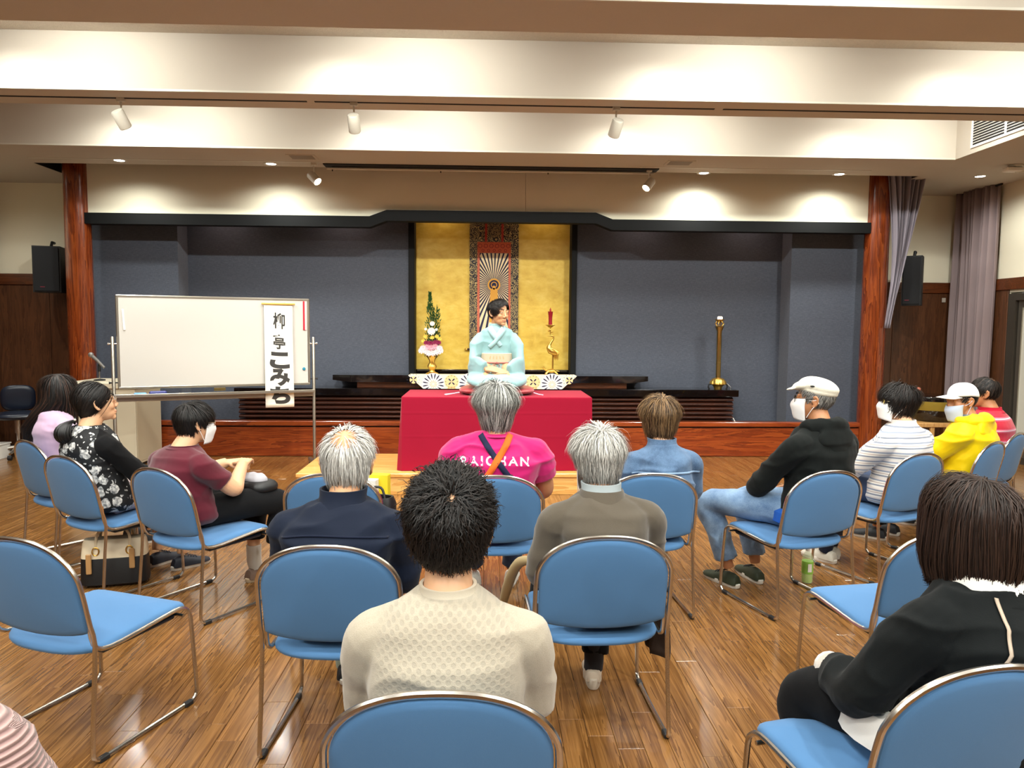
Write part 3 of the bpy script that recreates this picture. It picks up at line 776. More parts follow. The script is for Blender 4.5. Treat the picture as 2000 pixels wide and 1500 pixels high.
# ------------------------------------------------------------------ platform, table, cushion
t = thing('platform', 'low pale wooden platform under the red-draped table', 'platform', (.1, 7.35, 0))
for sx, x0, x1 in ((0, -1.83, -.002), (1, .002, 1.83)):
    MB().box(x0, x1, -.55, .55, .165, .2, .004).build('deck_board', M['platform'], t, False)
MB().box(-1.825, 1.825, -.535, -.515, .0, .163, .003).build('front_board', M['platform'], t, False)
for x in (-1.82, 1.8): MB().box(x, x+.02, -.51, .53, 0, .163, .003).build('side_board', M['platform'], t, False)
MB().box(-1.79, 1.79, .51, .53, 0, .163, .003).build('back_board', M['platform'], t, False)

def cloth_box(w, d, h, seed):
    """top of a draped table and its four hanging sides; folds deepen towards the hem"""
    mb = MB(); rs = []; N = 240
    per = []
    hw, hd = w/2, d/2
    pts = []
    for side in range(4):
        n = 80 if side % 2 == 0 else 40
        for i in range(n):
            s = i/n
            if side == 0: p, q = (-hw+w*s, -hd), (0, -1)
            elif side == 1: p, q = (hw, -hd+d*s), (1, 0)
            elif side == 2: p, q = (hw-w*s, hd), (0, 1)
            else: p, q = (-hw, hd-d*s), (-1, 0)
            corner = min(s, 1-s)*(w if side % 2 == 0 else d)
            pts.append((p, q, corner, side, s))
    rn = random.Random(seed); ph = [rn.uniform(0, 6) for _ in range(6)]
    zs = [h, h-.004, h-.012] + list(np.linspace(h-.04, 0.004, 60))
    for iz, z in enumerate(zs):
        v = 1 - z/h; ring = []
        for (p, q, corner, side, s) in pts:
            f = 0.004 + (.012*v if side % 2 == 0 else .004*v)*(math.sin(s*9+ph[side])*.5+.5) + .004*v*math.sin(s*23+z*4+ph[side+1])
            if side in (1, 3): f += (.03 if side == 3 else .014)*v*math.exp(-(corner/.13)**2)*(1+.4*math.sin(corner*60))
            else: f += .004*v*math.exp(-(corner/.09)**2)
            for zc in (.33*h+.32, .47*h): f += .0022*math.exp(-((z-zc)/.005)**2)
            if iz == 0: f -= .004
            if iz == 1: f -= .001
            ring.append((p[0]+q[0]*f, p[1]+q[1]*f, z))
        rs.append(ring)
    mb.rings(rs, True, False)
    n = len(pts); mb.f.append(tuple(range(n))); mb.m.append(0)
    return mb
cl = cloth_box(1.785, .8, .70, 3)
ctop = thing('table_cloth', 'crimson cloth covering the table on the platform down to its foot', 'tablecloth', (.118, 7.345, .2))
o = cl.build('cloth', M['red_cloth'], ctop); 

def pillow(w, d, h, n=28, ex=3.2, puff=.5):
    mb = MB(); rs = []
    for sgn in (0, 1):
        pass
    prof = [(0.02, 1), (.4, .98), (.7, .9), (.88, .72), (.97, .4), (1.0, 0), (.97, -.4), (.88, -.72), (.7, -.9), (.4, -.98), (.02, -1)]
    for s, z in prof:
        ring = []
        for i in range(n*2):
            a = PI*i/n; ca, sa = math.cos(a), math.sin(a)
            x = math.copysign(abs(ca)**(2/ex), ca)*w/2*s; y = math.copysign(abs(sa)**(2/ex), sa)*d/2*s
            ring.append((x, y, h/2 + z*h/2))
        rs.append(ring)
    return mb.rings(rs[::-1])
t = thing('zabuton_cushion', 'glossy dark red floor cushion on the crimson table under the kneeling performer', 'cushion', (.12, 7.36, .902))
pillow(.74, .66, .075).build('cushion', plain('red satin', '#9c1420', .4, sheen=.4), t)
tas = MB(); tas.tube([(-.36, -.28, .03), (-.42, -.3, .02), (-.47, -.29, .014), (-.5, -.31, .012)], .006, 6); tas.tube([(-.42, -.3, .02), (-.46, -.32, .014), (-.49, -.33, .01)], .005, 6); tas.build('corner_tassel', plain('lilac cord', '#d9b8cf', .7), t)
tas = MB(); tas.tube([(.35, -.29, .03), (.4, -.31, .016), (.44, -.31, .01)], .005, 6); tas.build('corner_tassel', plain('lilac cord', '#d9b8cf', .7), t)

# ------------------------------------------------------------------ whiteboard with its banner
HW = 22.9
wbd = thing('whiteboard', 'wide rolling whiteboard on a steel stand, left of the stage', 'whiteboard', (-2.67, 7.55, 0), -HW)
WM = Matrix.Translation((-2.67, 7.55, 0)) @ Matrix.Rotation(R_(HW), 4, 'Z')
def wpos(x, y, z): return tuple(WM @ Vector((x, y, z)))
MB().box(-.875, .875, -.008, .008, .96, 1.812).build('board', M['whiteboard'], wbd, False)
fr = MB()
fr.box(-.9, .9, -.014, .014, .936, .963, .008); fr.box(-.9, .9, -.014, .014, 1.81, 1.838, .008)
fr.box(-.9, -.873, -.014, .014, .955, 1.82, .008); fr.box(.873, .9, -.014, .014, .955, 1.82, .008)
fr.build('frame', M['steel'], wbd)
for sx in (-1, 1):
    p = MB(); p.tube([(sx*.935, 0, .12), (sx*.935, 0, 1.43), (sx*.935, 0, 1.44)], [.016, .016, .01], 12); p.build('post', M['steel'], wbd)
    MB().box(sx*.935-.02, sx*.935+.02, -.3, .3, .07, .115, .008).build('foot', M['steel'], wbd, False)
    for sy in (-1, 1):
        cs = MB().tube([(sx*.935-.012, sy*.27, .032), (sx*.935+.012, sy*.27, .032)], .03, 16).build('caster', M['rubber'], wbd)
    for z in (1.37, 1.0): MB().tube([(sx*.9, 0, z), (sx*.955, 0, z), (sx*.975, 0, z)], [.007, .007, .014], 10).build('pivot_knob', M['chrome' if z > 1.1 else 'black'], wbd)
tr = MB(); tr.box(-.93, .93, -.095, .02, .862, .872, .002); tr.box(-.93, .93, -.1, -.092, .862, .892, .003); tr.box(-.93, .93, -.02, .02, .815, .862, .006); tr.build('tray', M['steel'], wbd)
MB().box(-.05, .06, -.03, -.018, .9, .93, .003).build('latch', M['brass_old'], wbd)
def on_board(name, label, cat, mb, m, x, z, y=-.0085, grp=None):
    o = mb.build(name, m, None); o.matrix_world = WM @ Matrix.Translation((x, y, z)); return tag(o, label, cat, grp)
on_board('board_eraser', 'pale blue board eraser on the whiteboard tray', 'eraser', MB().box(-.055, .055, -.025, .025, 0, .03, .008), plain('pale blue felt', '#5b93c9', .6), -.71, .8725, -.05)
on_board('board_eraser', 'larger dark navy board eraser on the whiteboard tray', 'eraser', MB().box(-.078, .078, -.028, .028, 0, .042, .012), plain('navy eraser', '#2a2f6e', .5), -.555, .8725, -.05)
for k, (x, c, nm) in enumerate(((-.87, '#c65b66', 'red'), (-.85, '#4d5870', 'dark blue'), (-.82, '#dcd8d0', 'white'))):
    on_board('marker_pen', nm + ' marker pen lying at the whiteboard tray end', 'marker', MB().tube([(-.06, 0, .009), (.035, 0, .009), (.036, 0, .009), (.06, 0, .009)], [.008, .008, .009, .009], 10), plain(nm + ' marker', c, .5), x, .8725, -.07+.02*k)
on_board('magnet_bar', 'thin white magnet bar slanting at whiteboard corner above the tray', 'magnet', MB().box(-.01, .01, -.008, 0, -.1, .1, .003, rot=Matrix.Rotation(-.06, 3, 'Y')), M['white_plastic'], -.835, 1.6)
o = on_board('magnet_bar', 'red edged white magnet bar at the upper whiteboard corner', 'magnet', MB().box(-.008, .013, -.008, 0, -.15, .145, .003), plain('pinkish plastic', '#e2c3bd', .5), .852, 1.66)
MB().box(-.02, -.002, -.009, .0, -.15, .15, .002).build('red_edge', plain('red plastic', '#b3122c', .4), o)
on_board('round_magnet', 'small round teal magnet low on the whiteboard beside the banner', 'magnet', MB().lathe([(.001, .012), (.014, .01), (.017, 0), (.001, 0)], 18).xf(Matrix.Rotation(PI/2, 3, 'X')), plain('teal plastic', '#1f7a94', .4), .835, 1.105)
bn = thing('name_banner', 'long white paper banner with black brush writing hung over the whiteboard', 'banner', wpos(.582, -.03, .713), -HW)
BH, BW = 1.06, .285
def bfun(u, v): return ((u-.5)*BW, -.003*math.sin(v*7)-.004*math.sin(v*3+u*2) - .012*(1-v)**2, v*BH)
o = MB().grid(bfun, 6, 24).build('paper', M['paper'], bn); thicken(o, .0015, 1)
MB().tube([(-.165, -.006, BH+.004), (.165, -.006, BH+.004)], .011, 10).build('top_rod', plain('yellow bamboo', '#cfa64e', .5), bn)
MB().tube([(-.14, .008, BH), (-.02, .026, BH+.035), (.02, .026, BH+.035), (.14, .008, BH)], .002, 6).build('hanging_string', M['white_plastic'], bn)
def glyphs(txt, h, bold, name, space=1.0):
    cu = D.curves.new(name, 'FONT'); cu.body = txt; cu.size = 1.0; cu.offset = bold; cu.extrude = 0.0; cu.resolution_u = 6; cu.space_character = space
    o = D.objects.new(name, cu); COL.objects.link(o)
    dg = bpy.context.evaluated_depsgraph_get(); dg.update()
    me = D.meshes.new_from_object(o.evaluated_get(dg)); D.objects.remove(o); D.curves.remove(cu)
    v = np.array([x.co for x in me.vertices]); f = [tuple(p.vertices) for p in me.polygons]; D.meshes.remove(me)
    return v, f
for ch, zc, hh, ww in (('柳', .84, .158, .118), ('亭', .637, .145, .122), ('こ', .458, .165, .2), ('み', .292, .172, .2), ('ち', .117, .172, .2)):
    v, f = glyphs(ch, 1, .023 if ww < .15 else .058, 'brush_character')
    lo, hi = v.min(0), v.max(0); s = (v-lo)/(hi-lo+1e-9)
    mb = MB(); pts = []
    for a in s:
        x = (a[0]-.5)*ww + .005; z = zc*BH + (a[1]-.5)*hh*1.05 - (a[0]-.5)*.012; yy = bfun(x/BW+.5, z/BH)[1] - .0028
        pts.append((x, yy, z))
    mb.add(pts, f).build('brush_character', M['ink'], bn, False)

# ------------------------------------------------------------------ lectern, microphone, odds and ends at the left
t = thing('lectern', 'cream box lectern behind the whiteboard', 'lectern', (-4.14, 8.46, 0))
pc = plain('cream laminate', '#cfc5ac', .45)
MB().box(-.36, .36, -.32, .32, .03, .86, .006).build('body', pc, t, False); MB().box(-.34, .34, -.3, .3, 0, .03).build('plinth', M['black'], t, False)
MB().box(-.38, .38, -.34, .34, .86, .93, .01).build('top', pc, t, False); MB().box(.361, .364, -.29, .29, .06, .83, .001).build('side_panel', plain('shaded cream laminate', '#c6b99c', .5), t, False)  # shade of the side face is put into a darker laminate colour
MB().box(.2, .28, -.324, -.32, .08, .12, .001).build('maker_plate', plain('grey plate', '#948c7c', .5), t, False)
MB().box(.05, .34, -.05, .05, .93, .96, .01).build('control_box', M['black'], t, False)
t = thing('microphone', 'grey handheld microphone on small stand above the cream lectern', 'microphone', (-4.29, 8.42, .93))
MB().lathe([(.001, 0), (.06, 0), (.06, .012), (.012, .02), (.001, .022)], 18).build('base', M['black'], t)
MB().tube([(0, 0, .02), (0, 0, .12)], .008, 8).build('stand', M['chrome'], t); MB().tube([(0, 0, .1), (0, 0, .16), (.01, 0, .185)], .016, 8).build('clip', M['black'], t)
MB().tube([(.06, -.01, .145), (-.02, 0, .225), (-.06, 0, .262), (-.07, 0, .27)], [.014, .017, .019, .02], 12).build('handle', plain('grey mic body', '#6d6a66', .45), t)
MB().ball((-.085, 0, .287), .028, 14, 10).build('mic_head', plain('grey mesh', '#8a8782', .5, .5), t)
t = thing('office_chair', 'dark office chair with chrome arm and casters by the left wall', 'office chair', (-5.46, 8.85, 0), 150)
bk = plain('dark navy vinyl', '#121a2a', .35)
pillow(.46, .46, .09).xf(Matrix.Translation((0, 0, .44))).build('seat', bk, t)
pillow(.36, .32, .07).xf(Matrix.Translation((0, -.26, .66)) @ Matrix.Rotation(R_(84), 4, 'X')).build('backrest', bk, t)
MB().tube([(0, -.2, .45), (0, -.3, .47), (0, -.31, .6), (0, -.28, .72)], .018, 8).build('back_support', M['chrome'], t)
for sx in (-1, 1): MB().tube([(sx*.2, .0, .45), (sx*.28, 0, .48), (sx*.28, .0, .66), (sx*.28, -.12, .68)], .012, 8).build('armrest', M['chrome'], t)
MB().lathe([(.025, .1), (.025, .28), (.04, .28), (.04, .44), (.001, .44)], 14).build('column', M['chrome'], t)
for k in range(5):
    a = 2*PI*k/5; c_, s_ = math.cos(a), math.sin(a)
    MB().tube([(0, 0, .12), (.15*c_, .15*s_, .1), (.28*c_, .28*s_, .07)], [.03, .02, .014], 8).build('base_arm', M['chrome'], t)
    MB().tube([(.28*c_-.02*s_, .28*s_+.02*c_, .028), (.28*c_+.02*s_, .28*s_-.02*c_, .028)], .027, 14).build('caster', M['rubber'], t)
t = thing('storage_tray', 'white plastic storage tray on the floor by office chair', 'tray', (-5.72, 8.7, 0))
bt = MB(); bt.box(-.16, .16, -.12, .12, 0, .01); bt.box(-.17, -.16, -.13, .13, 0, .17, .003); bt.box(.16, .17, -.13, .13, 0, .17, .003); bt.box(-.16, .16, -.13, -.12, 0, .17, .003); bt.box(-.16, .16, .12, .13, 0, .17, .003); bt.build('basket', M['white_plastic'], t, False)
MB().box(-.18, .18, -.14, .14, .16, .175, .004).build('rim', M['white_plastic'], t, False)

# wall speakers
def speaker(x, y, z, hd, label, w_=.3, h_=.56):
    t = thing('wall_speaker', label, 'speaker', (x, y, z), hd)
    MB().prism([(-w_/2, -h_/2), (w_/2, -h_/2), (w_/2, h_/2), (-w_/2, h_/2)], -.12, .12).build('cabinet', M['black'], t, False)
    MB().box(-w_/2+.012, w_/2-.012, .12, .132, -h_/2+.012, h_/2-.012, .006).build('grille', plain('speaker grille', '#101216', .8, bump=.4, bs=600), t, False)
    MB().tube([(0, -.1, h_/2), (0, -.16, h_/2+.07), (0, -.25, h_/2+.07)], .018, 8).build('bracket', M['black'], t)
    MB().box(.02, .07, .131, .134, -h_/2+.06, -h_/2+.07).build('badge', plain('red badge', '#7a2438', .5), t, False)
speaker(-5.36, 9.42, 2.22, 165, 'black wall speaker beside the left red column')
speaker(5.42, 9.3, 2.18, 215, 'slim black wall speaker behind the gathered grey drape', .22, .62)
tag(MB().box(-.025, .025, -.012, 0, -.03, .03, .004).build('wall_switch', plain('grey switch', '#b6aca0', .5), None, False, (6.1, YB-.026, 1.96)), 'small grey switch plate on the dark panel beside the mauve curtain', 'switch')

# drapes
def drape_gathered():
    def fn(u, v):
        z = LOW+.2 - v*(1.95); k = 1-v
        x0 = 4.73 + .04*v; wd = .06 + .40*k**1.25 + .04*math.sin(v*PI)
        x = x0 + wd*u + .08*math.sin(v*PI)*(1-u)
        y = 8.74 + .05*math.sin(u*42)*(.25+.75*k) + .02*math.sin(u*17+v*5) - .02*v
        return (x, y, z)
    return MB().grid(fn, 90, 30)
t = thing('gathered_drape', 'grey drape gathered beside the right red column', 'curtain', (0, 0, 0), 0)
o = drape_gathered().build('fabric', M['drape'], t); thicken(o, .004)
def drape_side():
    def fn(u, v):
        y = 8.92 + .72*u
        x = RX - .12 + .045*math.sin(u*58) + .02*math.sin(u*23+1) - .015*v
        return (x + .012*math.sin(v*4+u*9), y, LOW+.03 - v*(LOW-.0))
    return MB().grid(fn, 150, 16)
t = thing('side_curtain', 'mauve grey full-length curtain on the right wall', 'curtain', (0, 0, 0), 0)
o = drape_side().build('fabric', M['drape2'], t); thicken(o, .004)
MB().tube([(RX-.1, 8.85, LOW-.012), (RX-.1, 9.66, LOW-.012)], .012, 8).build('curtain_rail', M['black'], t)

# gong stand in the right corner
t = thing('gong_stand', 'plain wooden slatted stand in the corner behind the striped shirt', 'stand', (5.42, 8.75, 0))
wd = wood('stand wood', '#9a6a35', '#b98a50', '#cfa268', .5, 'Z', .1)
MB().box(-.36, .36, -.28, .28, .42, .47, .006).build('top', wd, t, False)
for sx in (-1, 1):
    for sy in (-1, 1): MB().box(sx*.31-.03, sx*.31+.03, sy*.24-.03, sy*.24+.03, 0, .42, .004).build('leg', wd, t, False)
    MB().box(sx*.15-.025, sx*.15+.025, -.27, -.24, .1, .42, .004).build('slat', wd, t, False)
MB().box(-.28, .28, -.265, -.245, .1, .15, .004).build('rail', wd, t, False)
t = thing('gong_box', 'round black lacquer gong with gold cloud band on wooden stand', 'gong', (5.42, 8.75, .47))
MB().lathe([(.001, 0), (.2, 0), (.23, .03), (.27, .12), (.29, .25), (.28, .3), (.24, .31), (.001, .31)], 32).build('bowl', M['lacquer'], t)
MB().lathe([(.276, .14), (.289, .2), (.293, .245), (.293, .247)], 40, lobes=8, lobe=.006).build('gold_band', plain('dull gold', '#9a8432', .45, .5), t)
MB().tube([(-.24, 0, .3), (-.2, -.02, .36)], .01, 8).build('striker_handle', M['black'], t); MB().ball((-.2, -.03, .38), .025).build('striker_tip', plain('salmon ball', '#c4715a', .6), t)
# ------------------------------------------------------------------ stacking chairs
def back_y(z): return -.222 - .075*max(0, (z-.42))/.36
def chair_meshes():
    ms = {}
    hw = .250
    # one bent tube: rail end - seat side - front leg - skid - rear leg - arch - mirrored
    side = [(hw-.015, -.232, .535), (hw-.015, -.228, .485), (hw-.014, -.215, .425), (hw-.013, -.18, .395), (hw-.01, -.1, .391), (hw-.008, .05, .403), (hw-.006, .15, .411), (hw-.004, .195, .408), (hw-.002, .222, .391), (hw, .235, .358),
            (hw+.004, .245, .2), (hw+.008, .25, .06), (hw+.008, .247, .03), (hw+.008, .23, .014), (hw+.008, .2, .011), (hw+.008, 0, .011), (hw+.01, -.2, .011), (hw+.01, -.235, .016), (hw+.01, -.25, .032), (hw+.008, -.25, .07), (hw+.004, -.235, .25)]
    side += [(hw+.001*(.62-z)*10, back_y(z), z) for z in (.42, .5, .56, .61)]
    arch = []
    for i in range(1, 20):
        a = PI*i/20; z = .638 + .168*abs(math.sin(a))**.92; arch.append((hw*math.copysign(abs(math.cos(a))**.86, math.cos(a)), back_y(z) - .012*math.sin(a), z))
    path = side + arch + [(-x, y, z) for x, y, z in reversed(side)]
    # resample smoothly
    P = np.array(path); out = []
    for i in range(len(P)-1):
        p0, p1, p2, p3 = P[max(i-1, 0)], P[i], P[i+1], P[min(i+2, len(P)-1)]
        for s in (0, .5):
            out.append(.5*((2*p1) + (-p0+p2)*s + (2*p0-5*p1+4*p2-p3)*s*s + (-p0+3*p1-3*p2+p3)*s**3))
    out.append(P[-1])
    ms['frame'] = MB().tube(out, .0085, 8).mesh('frame', M['chrome'])
    # backrest pad
    def pad(outline, dome_f, dome_b, thick, place):
        mb = MB(); rs = []; prof = [(0.0, 1.0), (.35, 1), (.7, 1), (.88, .96), (.95, .85), (.985, .6), (1.0, .15), (1.0, -.15), (.985, -.6), (.95, -.85), (.88, -.96), (.7, -1), (.35, -1), (0, -1)]
        cx = sum(p[0] for p in outline)/len(outline); cz = sum(p[1] for p in outline)/len(outline)
        for s, tt in prof:
            s = max(s, .01); k = (dome_f if tt > 0 else dome_b)*(1-s*s)
            rs.append([place(cx+(p[0]-cx)*s, cz+(p[1]-cz)*s, tt*thick/2 + (k if tt > 0 else -k)) for p in outline])
        return mb.rings(rs)
    ol = []
    w2 = .238
    for i in range(13):
        a = PI*i/12; ol.append((-w2*math.cos(a)*1.0, .476 - .034*math.sin(a)**1.2))
    ol += [(w2, .53), (w2, .58)]
    for i in range(0, 25):
        a = PI*i/24; ol.append((w2*math.copysign(abs(math.cos(a))**.86, math.cos(a)), .638+.157*abs(math.sin(a))**.92))
    ol += [(-w2, .58), (-w2, .53)]
    ms['backrest'] = pad(ol, .004, .008, .026, lambda x, z, d: (x, back_y(z) + d + .004 - .016*(1-(x/w2)**2), z)).mesh('backrest', M['chair'])
    so = []
    for i in range(17):
        a = PI*i/16; so.append((-.234*math.copysign(abs(math.cos(a))**.75, math.cos(a)), -.13 - .115*math.sin(a)))
    for i in range(1, 7): so.append((.234, -.13+.31*i/6))
    for i in range(9):
        a = PI/2*i/8; so.append((.204+.03*math.cos(a), .2+.04*math.sin(a)))
    for i in range(1, 8): so.append((.204-.408*i/8, .243))
    for i in range(9):
        a = PI/2*i/8; so.append((-.204-.03*math.sin(a), .2+.04*math.cos(a)))
    for i in range(1, 6): so.append((-.234, .18-.31*i/6))
    def seat_z(y): return .388 + .055*(y+.22) + .004*math.sin((y+.2)*6) - .9*max(0, y-.16)**1.6
    ms['seat'] = pad(so, .008, .0, .036, lambda x, y, d: (x, y, seat_z(y) + d)).mesh('seat', M['chair'])
    sh = MB(); sh.box(-.208, .208, -.15, .2, .358, .381, .008); ms['seat_shell'] = sh.mesh('seat_shell', M['shell'])
    ms['crossbar'] = MB().tube([(-.243, .205, .374), (.243, .205, .374)], .007, 8).mesh('crossbar', M['chrome'])
    ms['glide'] = MB().box(-.011, .011, -.022, .022, 0, .02, .004).mesh('glide', M['rubber'])
    return ms
CH = chair_meshes()
def make_chair(label, x, y, hd, group='blue chairs of the audience'):
    t = thing('stacking_chair', label, 'chair', (x, y, 0), hd, group)
    for k in ('frame', 'backrest', 'seat', 'seat_shell', 'crossbar'): obj(k, CH[k], t)
    for sx in (-1, 1):
        for yy in (-.21, .2): obj('glide', CH['glide'], t, (sx*.259, yy, 0))
    return t
def cpos(bx, by, hd, off=.25):
    """seat centre from the point of the backrest top"""
    a = R_(hd); bx *= .966; by *= .966; return bx + off*math.sin(a), by + off*math.cos(a), hd
CHAIRS = {
    'A': cpos(-.09, 1.58, 1), 'B': cpos(-.554, 2.64, 3), 'C': cpos(.4545, 2.746, -2), 'D': cpos(.056, 3.876, 0), 'E': cpos(.89, 3.93, -3), 'F': cpos(-.80, 3.93, 3),
    'G': cpos(-1.735, 4.06, 32), 'H': cpos(-2.43, 4.44, 33), 'I': cpos(-2.99, 5.03, 38), 'K': cpos(-1.665, 2.74, 21), 'L': cpos(1.87, 4.0, -18),
    'M': cpos(2.72, 4.57, -24), 'N': cpos(3.52, 5.05, -36), 'O': cpos(4.02, 5.5, -38), 'P': cpos(1.79, 2.80, -8), 'Q': cpos(1.15, 1.67, -12), 'R': cpos(-.975, .95, 6)}
CLAB = {'A': 'blue chair nearest the camera, under the person in beige lace knit', 'B': 'blue chair under the white-haired person in navy jacket', 'C': 'blue chair under the grey-haired person in brown blazer',
        'D': 'blue chair under the person in pink lettered shirt', 'E': 'blue chair under the person in denim jacket', 'F': 'empty blue chair with bags on its seat, before the navy jacket',
        'G': 'blue chair under the person in maroon shirt', 'H': 'blue chair under the person in floral vest', 'I': 'blue chair under the person in lilac sweater', 'K': 'empty blue chair with bare pale seat in front of the pink knit sleeve',
        'L': 'blue chair under the person in white flat cap', 'M': 'blue chair under the person in striped shirt', 'N': 'blue chair under the person in yellow jacket', 'O': 'blue chair behind the yellow jacket, under the red striped shirt',
        'P': 'empty blue chair partly hidden by the brown bob hair', 'Q': 'blue chair under the person with brown bob and black sweater', 'R': 'blue chair mostly out of frame under the pink ribbed knit'}
for k, (x, y, hd) in CHAIRS.items(): make_chair(CLAB[k], x, y, hd)

# ------------------------------------------------------------------ people
_tmp = []
def remesh(mb, voxel, smooth=2, dec=1.0):
    me = D.meshes.new('tmp'); me.from_pydata(mb.v, [], mb.f); o = obj('tmp', me)
    r = o.modifiers.new('r', 'REMESH'); r.mode = 'VOXEL'; r.voxel_size = voxel; r.adaptivity = 0
    if smooth:
        s = o.modifiers.new('s', 'SMOOTH'); s.factor = .5; s.iterations = smooth
    if dec < 1:
        q = o.modifiers.new('d', 'DECIMATE'); q.ratio = dec
    dg = bpy.context.evaluated_depsgraph_get(); dg.update()
    ev = o.evaluated_get(dg); m2 = D.meshes.new_from_object(ev)
    D.objects.remove(o); D.meshes.remove(me)
    return m2
def npv(me):
    v = np.empty(len(me.vertices)*3); me.vertices.foreach_get('co', v); return v.reshape(-1, 3)
def npn(me):
    v = np.empty(len(me.vertices)*3); me.vertices.foreach_get('normal', v); return v.reshape(-1, 3)
_lat = np.random.RandomState(11).rand(32, 32, 32)
def vnoise(p):
    i = np.floor(p).astype(int); f = p - i; f = f*f*(3-2*f); r = 0
    for dx in (0, 1):
        for dy in (0, 1):
            for dz in (0, 1):
                wgt = (f[:, 0] if dx else 1-f[:, 0])*(f[:, 1] if dy else 1-f[:, 1])*(f[:, 2] if dz else 1-f[:, 2])
                r = r + wgt*_lat[(i[:, 0]+dx) % 32, (i[:, 1]+dy) % 32, (i[:, 2]+dz) % 32]
    return r
def wrinkle(me, amp, sc=(7, 7, 20), seed=0, lo=None):
    v, n = npv(me), npn(me)
    wp = v + .05*np.stack([vnoise(v*9+seed), vnoise(v*9+seed+7), vnoise(v*9+seed+13)], 1)
    a = vnoise(wp*np.array(sc)+seed*3.1); b = vnoise(wp*np.array(sc)*2.1+seed)
    d = (1-np.abs(2*a-1))**2*.7 + .3*b - .45
    if lo is not None: d = d*lo(v)
    v = v + n*(amp*d)[:, None]
    me.vertices.foreach_set('co', v.ravel()); me.update()
def finish(me, name, mat, parent, smooth=True):
    me.name = name; me.materials.clear(); me.materials.append(mat)
    me.polygons.foreach_set('use_smooth', [True]*len(me.polygons)); me.update()
    return obj(name, me, parent)

def sec(c, a, b, n=24, e=2.3, ux=Vector((1, 0, 0)), uy=Vector((0, 1, 0))):
    out = []
    for i in range(n):
        t = 2*PI*i/n; ca, sa = math.cos(t), math.sin(t)
        out.append(tuple(Vector(c) + ux*(math.copysign(abs(ca)**(2/e), ca)*a) + uy*(math.copysign(abs(sa)**(2/e), sa)*b)))
    return out

def smooth_path(pts, rad, k=6):
    P = np.array(pts, float); Rr = np.array(rad, float); op, orr = [], []
    for i in range(len(P)-1):
        p0, p1, p2, p3 = P[max(i-1, 0)], P[i], P[i+1], P[min(i+2, len(P)-1)]
        for j in range(k):
            s = j/k
            op.append(.5*((2*p1)+(-p0+p2)*s+(2*p0-5*p1+4*p2-p3)*s*s+(-p0+3*p1-3*p2+p3)*s**3)); orr.append(Rr[i]*(1-s)+Rr[i+1]*s)
    op.append(P[-1]); orr.append(Rr[-1]); return op, orr

def hand(mb, side, wrist, fdir, pnorm, curl=.5, s=1.0, spread=.12):
    """palm, four fingers of different length and a thumb; pnorm points out of the back of the hand"""
    f = Vector(fdir).normalized(); n = Vector(pnorm); n = (n - f*n.dot(f)).normalized(); x = f.cross(n)*side   # x points to the thumb side
    W = Vector(wrist)
    P = lambda a, b, c: W + x*a*s + f*b*s + n*c*s
    for a, ra in ((-.029, .0115), (-.010, .0125), (.010, .0125), (.029, .012)):
        mb.tube([P(a*.6, -.01, 0), P(a*.9, .04, .002), P(a, .085, 0)], [.017*s, ra*s, .011*s], 8)
    mb.ball(tuple(P(0, .045, -.001)), .03*s, 10, 8, Matrix((( x*1.25).to_tuple(), (f*1.35).to_tuple(), (n*.45).to_tuple())).transposed())
    for a, L, k in ((-.032, .058, .9), (-.011, .073, 1.0), (.011, .08, 1.0), (.032, .07, 1.05)):
        p = P(a, .08, 0); d = (f + x*a*spread*30*.1).normalized(); pts = [p]; ang = 0
        for seg, q in ((L*.45, .55), (L*.32, .8), (L*.23, .6)):
            ang += curl*q*k; d2 = d*math.cos(ang) - n*math.sin(ang); p = p + d2*seg*s; pts.append(p)
        mb.tube(pts, [.0086*s, .0082*s, .0076*s, .0062*s], 8); mb.ball(tuple(pts[-1]), .0062*s, 8, 6)
    p = P(.024, .018, -.006); pts = [p]
    for d2, seg in (((x*.85+f*.55-n*.25), .042), ((x*.45+f*.85-n*.35), .032), ((x*.15+f*.95-n*.45), .026)):
        p = p + d2.normalized()*seg*s; pts.append(p)
    mb.tube(pts, [.0145*s, .0115*s, .0105*s, .008*s], 8); mb.ball(tuple(pts[-1]), .008*s, 8, 6)

